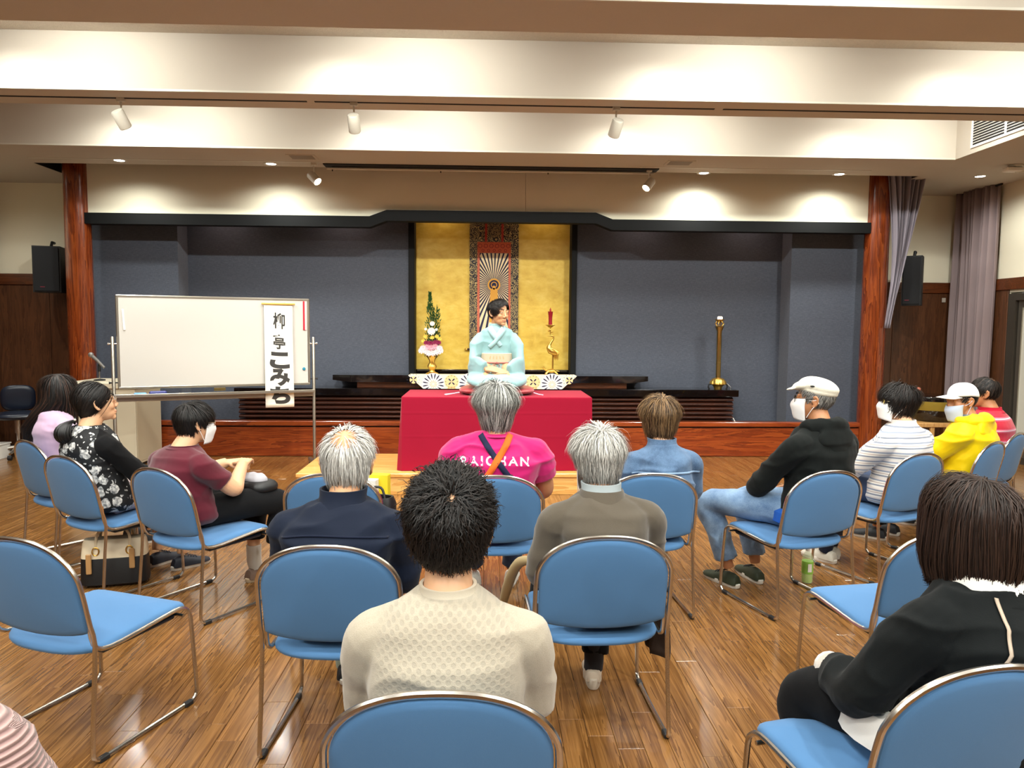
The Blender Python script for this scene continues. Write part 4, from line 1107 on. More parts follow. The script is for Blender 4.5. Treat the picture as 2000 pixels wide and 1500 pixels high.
# head-local frame: origin between the ears, +Y to the face, chin at z=-.12, crown at z=+.12
def head_shapes(mb, H, ears=True, detail=True):
    T = lambda p: tuple(H @ Vector(p)); R3 = H.to_3x3()
    def E(c, r, nu=16, nv=11): mb.ball(T(c), r, nu, nv, R3)
    E((0, -.015, .033), (.076, .096, .088), 24, 16)
    E((0, .022, -.02), (.066, .07, .088), 20, 14)
    E((0, .036, -.068), (.052, .052, .044)); E((0, .03, -.04), (.06, .05, .05))
    E((0, .071, -.098), (.025, .017, .019))
    for s in (-1, 1):
        E((s*.037, .061, -.026), (.024, .024, .026)); E((s*.03, .0785, .026), (.027, .011, .011))
        E((s*.0125, .096, -.036), (.0085, .010, .0075))
        if detail:
            E((s*.031, .0825, .0145), (.019, .0105, .0062)); E((s*.031, .0815, .0005), (.018, .0095, .0058))
    mb.tube([T((0, .080, .022)), T((0, .091, -.002)), T((0, .1035, -.027)), T((0, .101, -.035))], [.009*1, .0095, .0115, .010], 10)
    E((0, .087, -.0625), (.0225, .010, .0065)); E((0, .0855, -.0745), (.020, .010, .0075))
    if ears:
        for s in (-1, 1):
            pts = [T((s*.074, .004, -.028)), T((s*.080, -.008, -.032)), T((s*.087, -.022, -.012)), T((s*.090, -.024, .012)), T((s*.086, -.012, .026)), T((s*.078, .004, .02))]
            pp, rr_ = smooth_path(pts, [.006, .0068, .0058, .0058, .006, .005], 4); mb.tube(pp, rr_, 8)
            E((s*.078, -.008, -.002), (.007, .014, .024), 12, 8); E((s*.076, .006, .0), (.006, .007, .009), 8, 6)

HC, HR = np.array((0, -.012, .035)), np.array((.0785, .099, .0905))
def zmin_hair(y, hl=0.0):
    return np.interp(y, [-.13, -.085, -.045, -.02, .0, .022, .034, .055, .075, .1], [-.082, -.078, -.06, .0, .018, -.005, .028, .058, .078+hl, .085+hl])
def make_hair(spec, H, parent, rs):
    n = spec.get('n', 2600); L0 = spec.get('L', .06); Lv = spec.get('Lv', .25); lift = spec.get('lift', .25); grav = spec.get('grav', .5); curl = spec.get('curl', .0)
    thick = spec.get('thick', .12); cyl = spec.get('cyl', 0.0); zend = spec.get('zend', None); wdt = spec.get('w', .0035); seg = spec.get('seg', 6); hl = spec.get('hl', 0.0)
    whorl = np.array(spec.get('whorl', (0, -.55, .83))); whorl = whorl/np.linalg.norm(whorl); cols = np.array([lin(c) for c in spec['cols']]); cw = spec.get('cw', None)
    tie = spec.get('tie', None); bald = spec.get('bald', None); fr = spec.get('fringe', None); ears_in = spec.get('over_ear', 0.0)
    d = rs.normal(size=(n*6, 3)); d /= np.linalg.norm(d, axis=1)[:, None]
    p = HC + HR*d
    keep = p[:, 2] > zmin_hair(p[:, 1], hl) - ears_in*(p[:, 1] < .03)*(np.abs(p[:, 0]) > .03)
    if bald is not None:
        bc, br, bp = bald; q = np.linalg.norm(d - np.array(bc)/np.linalg.norm(bc), axis=1); keep &= (q > br) | (rs.rand(len(d)) < bp + .5*np.clip(q/br, 0, 1)**3)
    p = p[keep][:n]; n = len(p)
    wp = HC + HR*whorl
    Ls = L0*(1 + Lv*(rs.rand(n)*2-1)); puff = 1.015 + thick*rs.rand(n)**1.3
    if spec.get('taper'):      # shorter at nape and sides
        Ls *= np.interp(p[:, 2], [-.09, -.02, .05, .12], [spec['taper'], spec['taper']*1.3, .85, 1.0])
    if spec.get('ear'): Ls *= np.where((np.abs(p[:, 0]) > .055) & (p[:, 1] > -.05) & (p[:, 1] < .04) & (p[:, 2] < .06), spec['ear'], 1)
    ph = rs.rand(n)*6.28; fq = 8 + 10*rs.rand(n)
    def nrm_of(p):
        q = (p-HC)/(HR*HR); return q/(np.linalg.norm(q, axis=1)[:, None]+1e-9)
    def flow(p):
        nr = nrm_of(p)
        if tie is not None: t = np.array(tie) - p
        else: t = p - wp
        if fr is not None:
            m = np.clip((p[:, 1]-.0)/.06, 0, 1)[:, None]*np.clip((p[:, 2]-.03)/.05, 0, 1)[:, None]; t = t/(np.linalg.norm(t, axis=1)[:, None]+1e-9)*(1-m) + np.array(fr)*m
        t = t - nr*(t*nr).sum(1)[:, None]; return t/(np.linalg.norm(t, axis=1)[:, None]+1e-9), nr
    t, nr = flow(p)
    dirs = t*(1-lift) + nr*lift + rs.normal(size=(n, 3))*spec.get('mess', .12); dirs /= np.linalg.norm(dirs, axis=1)[:, None]
    if spec.get('clump', 0):
        kc = spec['clump']; ci = rs.randint(0, n, n//kc); dd = ((p[:, None, :]-p[ci][None])**2).sum(2).argmin(1); cpos_ = p[ci][dd]
    pts = [p.copy()]; nrs = [nr.copy()]; zstop = (zend + .018*rs.normal(size=n)*spec.get('ragged', .5)) if zend is not None else None
    cur = p.copy()
    for i in range(seg):
        t, nr = flow(cur); f = (i+1)/seg
        below = (cur[:, 2] < HC[2]-.01)[:, None]
        want = t*(1-grav*f) + np.array((0, 0, -1.0))*(grav*f + below*cyl) + nr*lift*(1-f)*.6
        dirs = dirs*.55 + want*.45
        if curl: dirs = dirs + curl*np.stack([np.sin(ph+fq*f), np.cos(ph*1.7+fq*f), np.sin(ph*2.3+fq*.8*f)], 1)
        if spec.get('curlin') and zend is not None:
            k = np.clip(1-(cur[:, 2]-zend)/.06, 0, 1)[:, None]; rad = cur-HC; rad[:, 2] = 0; rad /= np.linalg.norm(rad, axis=1)[:, None]+1e-9; dirs = dirs - rad*k*spec['curlin']
        dirs /= np.linalg.norm(dirs, axis=1)[:, None]+1e-9
        st = Ls/seg
        if zstop is not None: st = np.where(cur[:, 2] > zstop, st, st*.04)
        cur = cur + dirs*st[:, None]
        rel = cur - HC; s3 = HR*puff[:, None]*np.array(spec.get('shell', (1, 1, 1))); q3 = rel/s3
        q3[:, 2] = np.where(rel[:, 2] < 0, q3[:, 2]*(1-cyl), q3[:, 2]); ql = np.linalg.norm(q3, axis=1)
        ins = ql < 1; k = np.where(ins, 1/np.maximum(ql, .3), 1)
        k2 = 1 + (k-1)*.7
        cur[:, 0] = HC[0]+rel[:, 0]*k2; cur[:, 1] = HC[1]+rel[:, 1]*k2; cur[:, 2] = np.where((rel[:, 2] < 0) & (cyl > .5), cur[:, 2], HC[2]+rel[:, 2]*k2)
        if spec.get('maxq'):
            km = np.where(ql > spec['maxq']*puff*.96, (spec['maxq']*puff*.96)/np.maximum(ql, .5), 1); cur[:, 0] = HC[0]+(cur[:, 0]-HC[0])*km; cur[:, 1] = HC[1]+(cur[:, 1]-HC[1])*km; cur[:, 2] = np.where(rel[:, 2] > 0, HC[2]+(cur[:, 2]-HC[2])*km, cur[:, 2])
        if cyl < .5:            # cling to the nape
            qh = np.sqrt((rel[:, 0]/HR[0])**2 + (rel[:, 1]/HR[1])**2); lim = np.interp(cur[:, 2], [-.16, -.12, -.08, -.04, .0], [.76, .82, .90, .97, 1.0])*(.15+.85*puff)
            kk = np.where((qh > lim) & (rel[:, 2] < .0), 1+(lim/np.maximum(qh, .1)-1)*spec.get('cling', .5)*np.clip(-rel[:, 2]/.07, 0, 1), 1); cur[:, 0] = HC[0]+(cur[:, 0]-HC[0])*kk; cur[:, 1] = HC[1]+(cur[:, 1]-HC[1])*kk
        pts.append(cur.copy()); nrs.append(nr)
    Pp = np.stack(pts, 1); m = seg+1
    if spec.get('drape'): Pp[:, :, 1] -= spec['drape']*np.clip((-.06-Pp[:, :, 2])/.13, 0, 1.3)*np.clip((.06-Pp[:, :, 1])/.05, 0, 1)
    Tn = np.gradient(Pp, axis=1); Tn /= np.linalg.norm(Tn, axis=2)[:, :, None]+1e-9
    Nn = np.stack(nrs, 1); S = np.cross(Tn, Nn); S /= np.linalg.norm(S, axis=2)[:, :, None]+1e-9
    wpf = np.interp(np.linspace(0, 1, m), [0, .15, .6, .9, 1], [.7, 1, .85, .5, .08])
    Wd = (wdt*(.6+.8*rs.rand(n)))[:, None]*wpf[None]
    A = Pp - S*Wd[:, :, None]*.5; B = Pp + S*Wd[:, :, None]*.5
    Nup = np.cross(S, Tn); Cm = Pp + Nup*Wd[:, :, None]*.28*np.sign((Nup*Nn).sum(2)+1e-9)[:, :, None]
    if spec.get('round'):
        V = np.stack([A, Cm, B], 2).reshape(-1, 3); nw = 3
        base = (np.arange(n)*m*3)[:, None]; j = np.arange(seg)*3
        q1 = np.stack([base+j, base+j+1, base+j+4, base+j+3], 2).reshape(-1, 4); q2 = np.stack([base+j+1, base+j+2, base+j+5, base+j+4], 2).reshape(-1, 4)
        Fq = np.concatenate([q1, q2])
    else:
        V = np.stack([A, B], 2).reshape(-1, 3); nw = 2
        base = (np.arange(n)*m*2)[:, None]; j = np.arange(seg)*2
        Fq = np.stack([base+j, base+j+1, base+j+3, base+j+2], 2).reshape(-1, 4)
    ci = rs.choice(len(cols), n, p=cw); tint = cols[ci]*(.88+.24*rs.rand(n))[:, None]
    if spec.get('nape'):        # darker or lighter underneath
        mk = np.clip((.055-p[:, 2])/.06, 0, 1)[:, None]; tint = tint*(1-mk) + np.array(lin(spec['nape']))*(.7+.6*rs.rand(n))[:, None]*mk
    tint = np.repeat(tint, m*nw, 0)
    # scalp shell under the strands
    nu, nv = 40, 26; sv, sf, st_ = [], [], []
    th = np.linspace(0, PI, nv+1); az = np.linspace(0, 2*PI, nu, False)
    g = np.array([[(math.sin(a)*math.cos(b), math.sin(a)*math.sin(b), math.cos(a)) for b in az] for a in th]).reshape(-1, 3)
    gp = HC + HR*1.012*g; ok = gp[:, 2] > zmin_hair(gp[:, 1], hl) - .004
    if bald is not None: ok &= np.linalg.norm(g - np.array(bald[0])/np.linalg.norm(bald[0]), axis=1) > bald[1]*.98
    for i in range(nv):
        for k in range(nu):
            q = (i*nu+k, (i+1)*nu+k, (i+1)*nu+(k+1) % nu, i*nu+(k+1) % nu)
            if all(ok[x] for x in q): sf.append(q)
    V = np.concatenate([V, gp]); nb = len(V)-len(gp)
    col = np.concatenate([tint, np.tile(cols.mean(0)*.7, (len(gp), 1))])
    Vw = (np.array(H.to_3x3()) @ V.T).T + np.array(H.translation)
    me = D.meshes.new('hair'); faces = [tuple(x) for x in Fq.tolist()] + [tuple(nb+x for x in q) for q in sf]
    me.from_pydata(Vw.tolist(), [], faces); me.materials.append(M['hair'])
    a = me.color_attributes.new('tint', 'FLOAT_COLOR', 'POINT'); a.data.foreach_set('color', np.concatenate([col, np.ones((len(col), 1))], 1).ravel())
    me.polygons.foreach_set('use_smooth', [True]*len(me.polygons)); me.update()
    return obj('hair', me, parent)

SK = {'mid': m_skin('skin mid', '#c9976f'), 'light': m_skin('skin light', '#dbac86'), 'tan': m_skin('skin tan', '#b98058')}
M['eye_white'] = plain('eye white', '#e8e2d8', .2); M['iris'] = plain('dark iris', '#1c120d', .15); M['brow'] = plain('dark brow', '#1d1613', .7); M['lip'] = plain('lip', '#b56a5c', .45)
M['mask'] = m_cloth('white face mask', '#e9e6e4', .8, 300, .03, .1); M['mask_blue'] = m_cloth('pale blue face mask', '#b9c6de', .8, 300, .03, .1)
M['glass_rim'] = plain('thin metal rim', '#b9a58c', .3, .8); M['dark_rim'] = plain('dark rim', '#1a1a1c', .3)
M['sock'] = m_cloth('white sock', '#d9d5cc', .9); M['sole'] = plain('white sole', '#dcd7cc', .6)
lens = G('spectacle lens'); lens.set(Base_Color=(.9, .92, .95), Roughness=.03, Transmission_Weight=1.0, IOR=1.15); M['lens'] = lens.m

def face_bits(H, root, sp):
    T = lambda p: tuple(H @ Vector(p)); R3 = H.to_3x3()
    for s in (-1, 1):
        e = MB().ball(T((s*.031, .0785, .0075)), .0122, 14, 10, R3).build('eye', M['eye_white'], root)
        MB().ball(T((s*.031+sp.get('gaze', 0), .0875, .0072)), (.0058, .0036, .0058), 10, 8, R3).build('iris', M['iris'], e)
        pp, rr_ = smooth_path([T((s*.014, .0935, .031)), T((s*.032, .0925, .0365)), T((s*.050, .078, .031))], [.0026, .0034, .0014], 4)
        MB().tube(pp, rr_, 6).build('eyebrow', sp.get('browmat', M['brow']), root)
    if not sp.get('mask') and sp.get('mouth', True):
        pp, rr_ = smooth_path([T((-.025, .0805, -.0635)), T((-.013, .0915, -.0685)), T((0, .0942, -.0695)), T((.013, .0915, -.0685)), T((.025, .0805, -.0635))], [.0012, .003, .0036, .003, .0012], 4)
        MB().tube(pp, rr_, 6, flat=.8).build('lips', M['lip'], root)
def face_mask(H, root, m, droop=0.0):
    T = lambda p: tuple(H @ Vector(p))
    def fn(u, v):
        a = (u-.5)*2*1.32; z = .0 - droop - .110*v + .026*abs(math.sin(a))**2*(.5-v)*1.0
        ry = np.interp(v, [0, .2, .35, .6, .85, 1], [.106, .121, .123, .113, .106, .098]); rx = np.interp(v, [0, .5, 1], [.071, .067, .052])
        return T((rx*math.sin(a), ry*math.cos(a)**.75 if math.cos(a) > 0 else 0, z))
    o = MB().grid(fn, 18, 12).build('face_mask', m, root); thicken(o, .002, 1)
    for s in (-1, 1):
        lp = MB()
        for z0 in (.005-droop, -.095-droop):
            pp, rr_ = smooth_path([T((s*.070, .03, z0)), T((s*.080, .005, z0*.5+.0)), T((s*.086, -.016, .008 if z0 > -.05 else -.02))], [.0017]*3, 4); lp.tube(pp, rr_, 6)
        pp, rr_ = smooth_path([T((s*.086, -.016, .008)), T((s*.083, -.03, -.008)), T((s*.086, -.016, -.02))], [.0017]*3, 4); lp.tube(pp, rr_, 6)
        lp.build('mask_loop', m, root)
def glasses(H, root, rim, r=.021):
    T = lambda p: tuple(H @ Vector(p)); g = MB(); ln = MB()
    for s in (-1, 1):
        lo = [T((s*(.033)+r*1.12*math.cos(a), .105-.006*abs(s*.033+r*math.cos(a))/.05, .003+r*.86*math.sin(a))) for a in np.linspace(0, 2*PI, 20, False)]
        g.tube(lo, .0014, 6, loop=True); ln.add(lo, [tuple(range(20))])
        g.tube([T((s*.056, .1, .008)), T((s*.074, .07, .01)), T((s*.083, .0, .012)), T((s*.084, -.02, .004))], .0014, 6)
    g.tube([T((-.011, .106, .006)), T((0, .109, .008)), T((.011, .106, .006))], .0014, 6)
    o = g.build('spectacles', rim, root); ln.build('lens', M['lens'], o)

def shoe(root, pos, hd, m, sole_m, L=.26, wdt=.048, sole_h=.028, laces=None):
    a = R_(hd); Rz = Matrix.Rotation(-a, 4, 'Z'); T = Matrix.Translation(pos) @ Rz
    u = MB(); rs = []
    for y, w_, zt, in ((-.085, .026, .055), (-.075, .033, .075), (-.05, .036, .085), (-.01, .037, .085), (.03, .040, .075), (.07, .045, .062), (.11, .047, .052), (.145, .040, .044), (.165, .024, .036)):
        y *= L/.26; rs.append([tuple(T @ Vector((x*wdt/.048, y, z))) for x, z in [(w_*math.cos(q), sole_h*.7 + (zt-sole_h*.7)*max(0, math.sin(q))**.75 if math.sin(q) > 0 else sole_h*.7) for q in np.linspace(0, 2*PI, 20, False)]])
    o = u.rings(rs).build('shoe', m, root)
    s = MB(); rs = []
    ol = []
    for q in np.linspace(0, 2*PI, 28, False):
        y = math.sin(q); x = math.cos(q); yy = .04 + .135*y; ww = (.042 if y > 0 else .035)
        ol.append((math.copysign(abs(x)**.75, x)*ww*wdt/.048, yy*L/.26))
    for z, k in ((.0, .95), (.006, 1.0), (sole_h*.9, 1.02), (sole_h, .98)): rs.append([tuple(T @ Vector((x*k, .04+(y-.04)*k if True else y, z))) for x, y in ol])
    s.rings(rs).build('sole', sole_m, o)
    if laces:
        lc = MB()
        for k in range(4): lc.tube([tuple(T @ Vector((-.022, (.015+.018*k)*L/.26, .079-.006*k))), tuple(T @ Vector((0, (.02+.018*k)*L/.26, .088-.007*k))), tuple(T @ Vector((.022, (.015+.018*k)*L/.26, .079-.006*k)))], .003, 6)
        lc.build('laces', laces, o)
    return o

def person(key, label, sp):
    cx, cy, hd = CHAIRS[key] if key in CHAIRS else sp['at']
    root = thing('person', label, 'person', (cx, cy, sp.get('z', 0)), hd)
    S = sp.get('S', .442); k = sp.get('k', .95); g = sp.get('g', 1.0); sw = sp.get('sw', .178)*(.97 if key in CHAIRS else 1); lean = sp.get('lean', -.02); sl = sp.get('side', 0.0); sl_ = sp.get('slouch', .02); hs = sp.get('hs', 1.0)*(.97 if key in CHAIRS else 1)
    px, py = sp.get('off', (0, 0)); rs = np.random.RandomState(sp.get('seed', abs(hash(key)) % 999 if False else ord(key[0])))
    hip = Vector((px, py-.055, S+.085)); nb = Vector((px+sl, py-.055+lean, S+.085+.515*k))
    sp_ = lambda t: hip.lerp(nb, t) + Vector((0, -sl_*math.sin(PI*max(0, min(1, t))), 0))
    prof = [(-.17, .150, .115), (-.08, .178, .130), (.05, .178, .132), (.22, .160, .120), (.45, .154, .116), (.68, .168, .118), (.83, .165, .105), (.92, .125, .086), (1.0, .066, .066)]
    def torso(mb, add, gg, top=True):
        rr_ = []
        for t, a, b in prof:
            if not top and t > .95: continue
            ya = 1.0 if t > .8 else gg
            rr_.append(sec(sp_(t), a*(1+(ya-1)) *(sw/.178 if t > .6 else 1) + add, b*ya + add, 28, 2.35))
        mb.rings(rr_)
    twist = R_(sp.get('twist', 0)); tw = Matrix.Rotation(-twist, 3, 'Z')
    sh = {}; el = {}; wr_ = {}
    for s, nm in ((-1, 'l'), (1, 'r')):
        o = tw @ Vector((s*sw, 0, 0)); sh[s] = sp_(.85) + o + Vector((0, .0, -.01 + sp.get('shz', -.026)))
        el[s] = Vector(sp.get('el_'+nm, (s*(sw+.038), .03, S+.23*k+.02))) + Vector((px, py, 0)); wr_[s] = Vector(sp.get('wr_'+nm, (s*.075, .22, S+.17))) + Vector((px, py, 0))
    def arms(mb, add, t0=0.0, t1=1.0, trap=True, sc=1.0):
        for s in (-1, 1):
            pts = [sh[s]+Vector((-s*.035, 0, .0)), sh[s]+Vector((s*.012, 0, -.02)), sh[s].lerp(el[s], .5)+Vector((s*.008, -.005, 0)), el[s], el[s].lerp(wr_[s], .4), wr_[s]]
            rad = [.050, .053, .046, .040, .038, .027]
            P, Rr = smooth_path([tuple(p) for p in pts], rad, 6); n = len(P); a, b = int(t0*(n-1)), int(t1*(n-1))+1
            mb.tube(P[a:b], [(x*sc+add) for x in Rr[a:b]], 16)
            if trap: mb.tube([tuple(nb+Vector((s*.03, -.008, -.028))), tuple(nb.lerp(sh[s], .5)+Vector((0, -.010, -.012))), tuple(sh[s]+Vector((0, 0, -.004)))], [.034+add*.6, .042+add*.7, .048+add*.9], 14)
    kn, an = {}, {}
    for s, nm in ((-1, 'l'), (1, 'r')):
        kn[s] = Vector(sp.get('kn_'+nm, (s*.115, .40, S+.045))); an[s] = Vector(sp.get('an_'+nm, (s*.11, .40, .095)))
    def legs(mb, add, t1=1.0, flare=0.0):
        for s in (-1, 1):
            P, Rr = smooth_path([tuple(hip+Vector((s*.085, .02, -.01))), tuple((hip+Vector((s*.095, 0, 0))).lerp(kn[s], .5)+Vector((0, 0, .012))), tuple(kn[s]), tuple(kn[s].lerp(an[s], .35)+Vector((0, -.012, 0))), tuple(an[s])], [.085, .078, .060, .055+flare*.3, .038+flare], 7)
            n = len(P); mb.tube(P[:int(t1*(n-1))+1], [r+add for r in Rr[:int(t1*(n-1))+1]], 18)
    # head frame
    yaw, pit, rol = R_(sp.get('yaw', 0)), R_(sp.get('pitch', 0)), R_(sp.get('roll', 0))
    R3 = Matrix.Rotation(-yaw, 3, 'Z') @ Matrix.Rotation(pit, 3, 'X') @ Matrix.Rotation(rol, 3, 'Y')
    piv = nb + Vector(sp.get('neck', (0, .028, .07)))
    hc = piv - R3 @ Vector((0, -.022, -.055))*hs
    H = Matrix.Translation(hc) @ (R3*hs).to_4x4()
    # body
    b = MB(); head_shapes(b, H, sp.get('ears', True))
    b.tube([tuple(sp_(.85)), tuple(nb+Vector((0, -.005, -.01))), tuple(piv+Vector((0, 0, -.01))), tuple(hc + R3 @ Vector((0, -.02, -.03)))], [.075, .060*sp.get('nk', 1), .055*sp.get('nk', 1), .056], 18)
    torso(b, -.016, g)
    arms(b, sp.get('fat', 0), 0, 1, True)
    for s, nm in ((-1, 'l'), (1, 'r')):
        fd = sp.get('hd_'+nm, (-s*.75, .6, -.25)); hand(b, s*(-1) if False else -s, wr_[s], fd, sp.get('hn_'+nm, (0, .3, 1)), sp.get('curl', .55), .95)
    legs(b, sp.get('legadd', -.008))
    vox = sp.get('vox', .0065)
    me = remesh(b, vox, 2, sp.get('dec', .42)); finish(me, 'body', SK[sp.get('skin', 'mid')], root)
    # trousers
    if sp.get('trousers'):
        p = MB(); pr_ = []
        for t, a, bb in ((-.17, .14, .11), (-.08, .176, .128), (.05, .176, .130), (.2, .158, .118)): pr_.append(sec(sp_(t), a*g+.006, bb*g+.006, 26, 2.4))
        p.rings(pr_); legs(p, .009, sp.get('tr_len', .97), sp.get('flare', .012))
        me = remesh(p, .012, 2); wrinkle(me, .012, (11, 7, 11), 2+rs.randint(9)); finish(me, 'trousers', sp['trousers'], root)
    # shirt or jacket
    if sp.get('shirt'):
        add = sp.get('loose', .010); p = MB(); torso(p, add, g)
        t1 = sp.get('sleeve', .93)
        arms(p, sp.get('sl_add', add+.002)+sp.get('fat', 0), 0, t1, True)
        if sp.get('split_sleeve'):
            p = MB(); torso(p, add+.004, g); q = MB(); arms(q, add, 0, t1, True)
            m2 = remesh(q, .0085, 2); wrinkle(m2, .012, (14, 14, 16), 5); finish(m2, 'sleeves', sp['split_sleeve'], root)
        me = remesh(p, sp.get('svox', .0085), 2)
        wrinkle(me, sp.get('wr', .012), sp.get('wsc', (6, 6, 15)), rs.randint(30))
        v = npv(me); al = v[:, 2].copy()
        for s in (-1, 1):
            for a_, c_ in ((sh[s], el[s]), (el[s], wr_[s])):
                A, B = np.array(a_), np.array(c_); dd = B-A; L = np.linalg.norm(dd); dd /= L; tt = (v-A)@dd; ds = np.linalg.norm(v-A-tt[:, None]*dd, axis=1)
                mk = (tt > -.01) & (tt < L+.05) & (ds < .075) & (np.abs(v[:, 0]-px) > sw*.9)
                al[mk] = A[2]-tt[mk] if a_ is sh[s] else (A[2]-np.linalg.norm(np.array(el[s])-np.array(sh[s])) - tt[mk])
        at = me.attributes.new('along', 'FLOAT', 'POINT'); at.data.foreach_set('value', al.astype(np.float32))
        so = finish(me, sp.get('shirt_name', 'shirt'), sp['shirt'], root); root_shirt = so
    cl = sp.get('collar')
    if cl:
        mt, hgt, ex = cl; c = MB(); rr_ = []
        for i, (f, e) in enumerate(((-.25, .020), (.0, .012), (.5, .006), (1.0, .008), (1.0, -.0), (.3, -.003))):
            z = hgt*f; rr_.append(sec(nb.lerp(piv, .5*0) + Vector((0, -.004 + z*.35, -.02+z+.012)), .068+e+ex, .066+e+ex, 28, 2.1))
        c.rings(rr_, True, False).build('collar', mt, root)
    hp = sp.get('hair')
    if hp: make_hair(hp, H, root, rs)
    if sp.get('face'): face_bits(H, root, sp)
    if sp.get('mask'): face_mask(H, root, sp['mask'], sp.get('droop', 0))
    if sp.get('glasses'): glasses(H, root, sp['glasses'])
    if sp.get('shoes'):
        m, sm, L = sp['shoes']
        for s in (-1, 1):
            a = an[s]; shoe(root, (a.x, a.y+.02, 0), s*sp.get('toe', 8), m, sm, L, .048, sp.get('sole_h', .028), sp.get('laces'))
        if sp.get('socks'):
            for s in (-1, 1): MB().tube([tuple(an[s]+Vector((0, 0, .10))), tuple(an[s]+Vector((0, 0, 0))), tuple(an[s]+Vector((0, .012, -.04)))], [.044, .043, .042], 14).build('sock', sp['socks'], root)
    info = dict(root=root, H=H, nb=nb, piv=piv, hip=hip, sh=sh, el=el, wr=wr_, kn=kn, an=an, sp=sp_, S=S)
    if sp.get('shirt'): info['shirt'] = so
    return info

def bvh_of(o):
    me = o.data; v = [x.co.copy() for x in me.vertices]; return BVHTree.FromPolygons(v, [tuple(p.vertices) for p in me.polygons])
def on_back(bv, x, z, off=.003, front=False):
    h = bv.ray_cast(Vector((x, -2 if not front else 2, z)), Vector((0, 1 if not front else -1, 0)))
    if h[0] is None: return None
    return (h[0].x, h[0].y - (off if not front else -off), h[0].z)
def strap(bv, name, pts, wdt, m, root, n=30, off=.004, front=False):
    P, _ = smooth_path([(p[0], 0, p[1]) for p in pts], [1]*len(pts), max(2, n//len(pts))); L, C_, Rr = [], [], []
    last = None
    for i in range(len(P)):
        a, b = P[max(0, i-1)], P[min(len(P)-1, i+1)]; d = np.array((b[0]-a[0], b[2]-a[2])); d /= np.linalg.norm(d)+1e-9; s = np.array((-d[1], d[0]))*wdt/2
        q = [on_back(bv, P[i][0]+s[0]*f, P[i][2]+s[1]*f, off*(1.3 if f == 0 else 1), front) for f in (-1, 0, 1)]
        if any(x is None for x in q): continue
        L.append(q)
    mb = MB(); mb.v = [p for q in L for p in q]
    for i in range(len(L)-1):
        for j in (0, 1): mb.f.append((i*3+j, i*3+j+1, i*3+j+4, i*3+j+3)); mb.m.append(0)
    o = mb.build(name, m, root); thicken(o, .002, 0); return o
BLK = ('#0b0a0a', '#15110f', '#1d1613'); GRY = ('#b5b5b0', '#8f8f8b', '#63645f', '#cfceca', '#454644'); WHT = ('#cfccc6', '#b4b1ac', '#97948f', '#dedcd6')
BRN = ('#5a432c', '#7a5d3d', '#3b2a1b', '#8d6f4b'); DBR = ('#2a1c16', '#3a261d', '#1c1310', '#4a3326')
black_tr = m_cloth('black trousers', '#0a0a0c', .9, sheen=.04); jeans = m_denim('washed jeans', '#48668c', '#90abc8'); djeans = m_denim('dark jeans', '#1d2a44', '#35496c')
navy = m_cloth('navy jacket cloth', '#0b1528', .8, sheen=.06); taupe = m_cloth('taupe blazer wool', '#524a3f', .92, 350, .12, .3, .3)

info = {}
# --- near row
info['A'] = person('A', 'person in beige lace-knit sweater with thick black hair, seen from behind, nearest the camera', dict(
    k=.79, sw=.168, g=1.08, lean=-.01, slouch=.025, hs=1.17, neck=(0, .028, .062), skin='light', shirt=m_knit(), shirt_name='sweater', loose=.016, sleeve=.95, sl_add=.016, wr=.012, wsc=(5, 5, 13), svox=.007, vox=.0075,
    collar=(m_cloth('beige rib', '#c4baa8', .9), .024, -.008), el_l=(-.205, .0, .64), el_r=(.205, .0, .64), trousers=black_tr,
    hair=dict(cols=BLK, n=10000, round=1, L=.075, Lv=.4, lift=.28, grav=.35, curl=.6, thick=.20, w=.0024, mess=.55, whorl=(.12, -.62, .55), cling=.8, taper=.5, ear=.3, shell=(1.03, 1.02, 1.04), seg=6, bald=((.12, -.62, .55), .06, .45)), seed=1))
info['B'] = person('B', 'person with thinning white hair and navy jacket, back to the camera', dict(
    k=.74, sw=.196, g=1.1, lean=.0, slouch=.05, hs=1.15, neck=(0, .05, .058), pitch=-8, skin='mid', shirt=navy, shirt_name='jacket', loose=.018, sl_add=.018, wr=.02, vox=.0075,
    collar=(navy, .05, .012), el_l=(-.225, .0, .60), el_r=(.225, .0, .60), trousers=m_cloth('beige shorts', '#b5ab98'), tr_len=.7,
    hair=dict(cols=WHT, n=5200, L=.085, lift=.16, grav=.4, curl=.14, thick=.10, w=.0024, mess=.34, whorl=(.02, -.62, .78), cling=.7, bald=((.0, -.68, .74), .62, .05), taper=1.0, ear=.4), shoes=(plain('black shoe', '#15171c', .6), M['sole'], .27), socks=m_cloth('grey green sock', '#8f9a8c'), seed=2))
info['C'] = person('C', 'person with grey hair and brown wool blazer, back to the camera', dict(
    k=.74, sw=.176, g=1.0, lean=.02, slouch=.05, hs=1.07, off=(.03, .0), neck=(-.0, .045, .06), pitch=-4, yaw=-8, skin='tan', shirt=taupe, shirt_name='blazer', loose=.016, sl_add=.018, wr=.011, vox=.0075,
    collar=(m_cloth('grey striped collar', '#9aa3a6'), .046, .004), el_l=(-.235, -.02, .58), el_r=(.21, .02, .60), trousers=black_tr, an_r=(.06, .22, .11), an_l=(-.2, .26, .11), kn_r=(.1, .38, .5),
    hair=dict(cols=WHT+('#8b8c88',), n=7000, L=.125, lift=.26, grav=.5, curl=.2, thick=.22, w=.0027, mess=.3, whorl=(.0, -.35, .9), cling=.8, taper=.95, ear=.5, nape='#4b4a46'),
    mask=M['mask'], droop=.045, shoes=(plain('cream shoe', '#d8c7b2', .6), plain('cream sole', '#d3c6b4', .7), .23), sole_h=.05, socks=m_cloth('dark sock', '#2b2b2f'), seed=3))
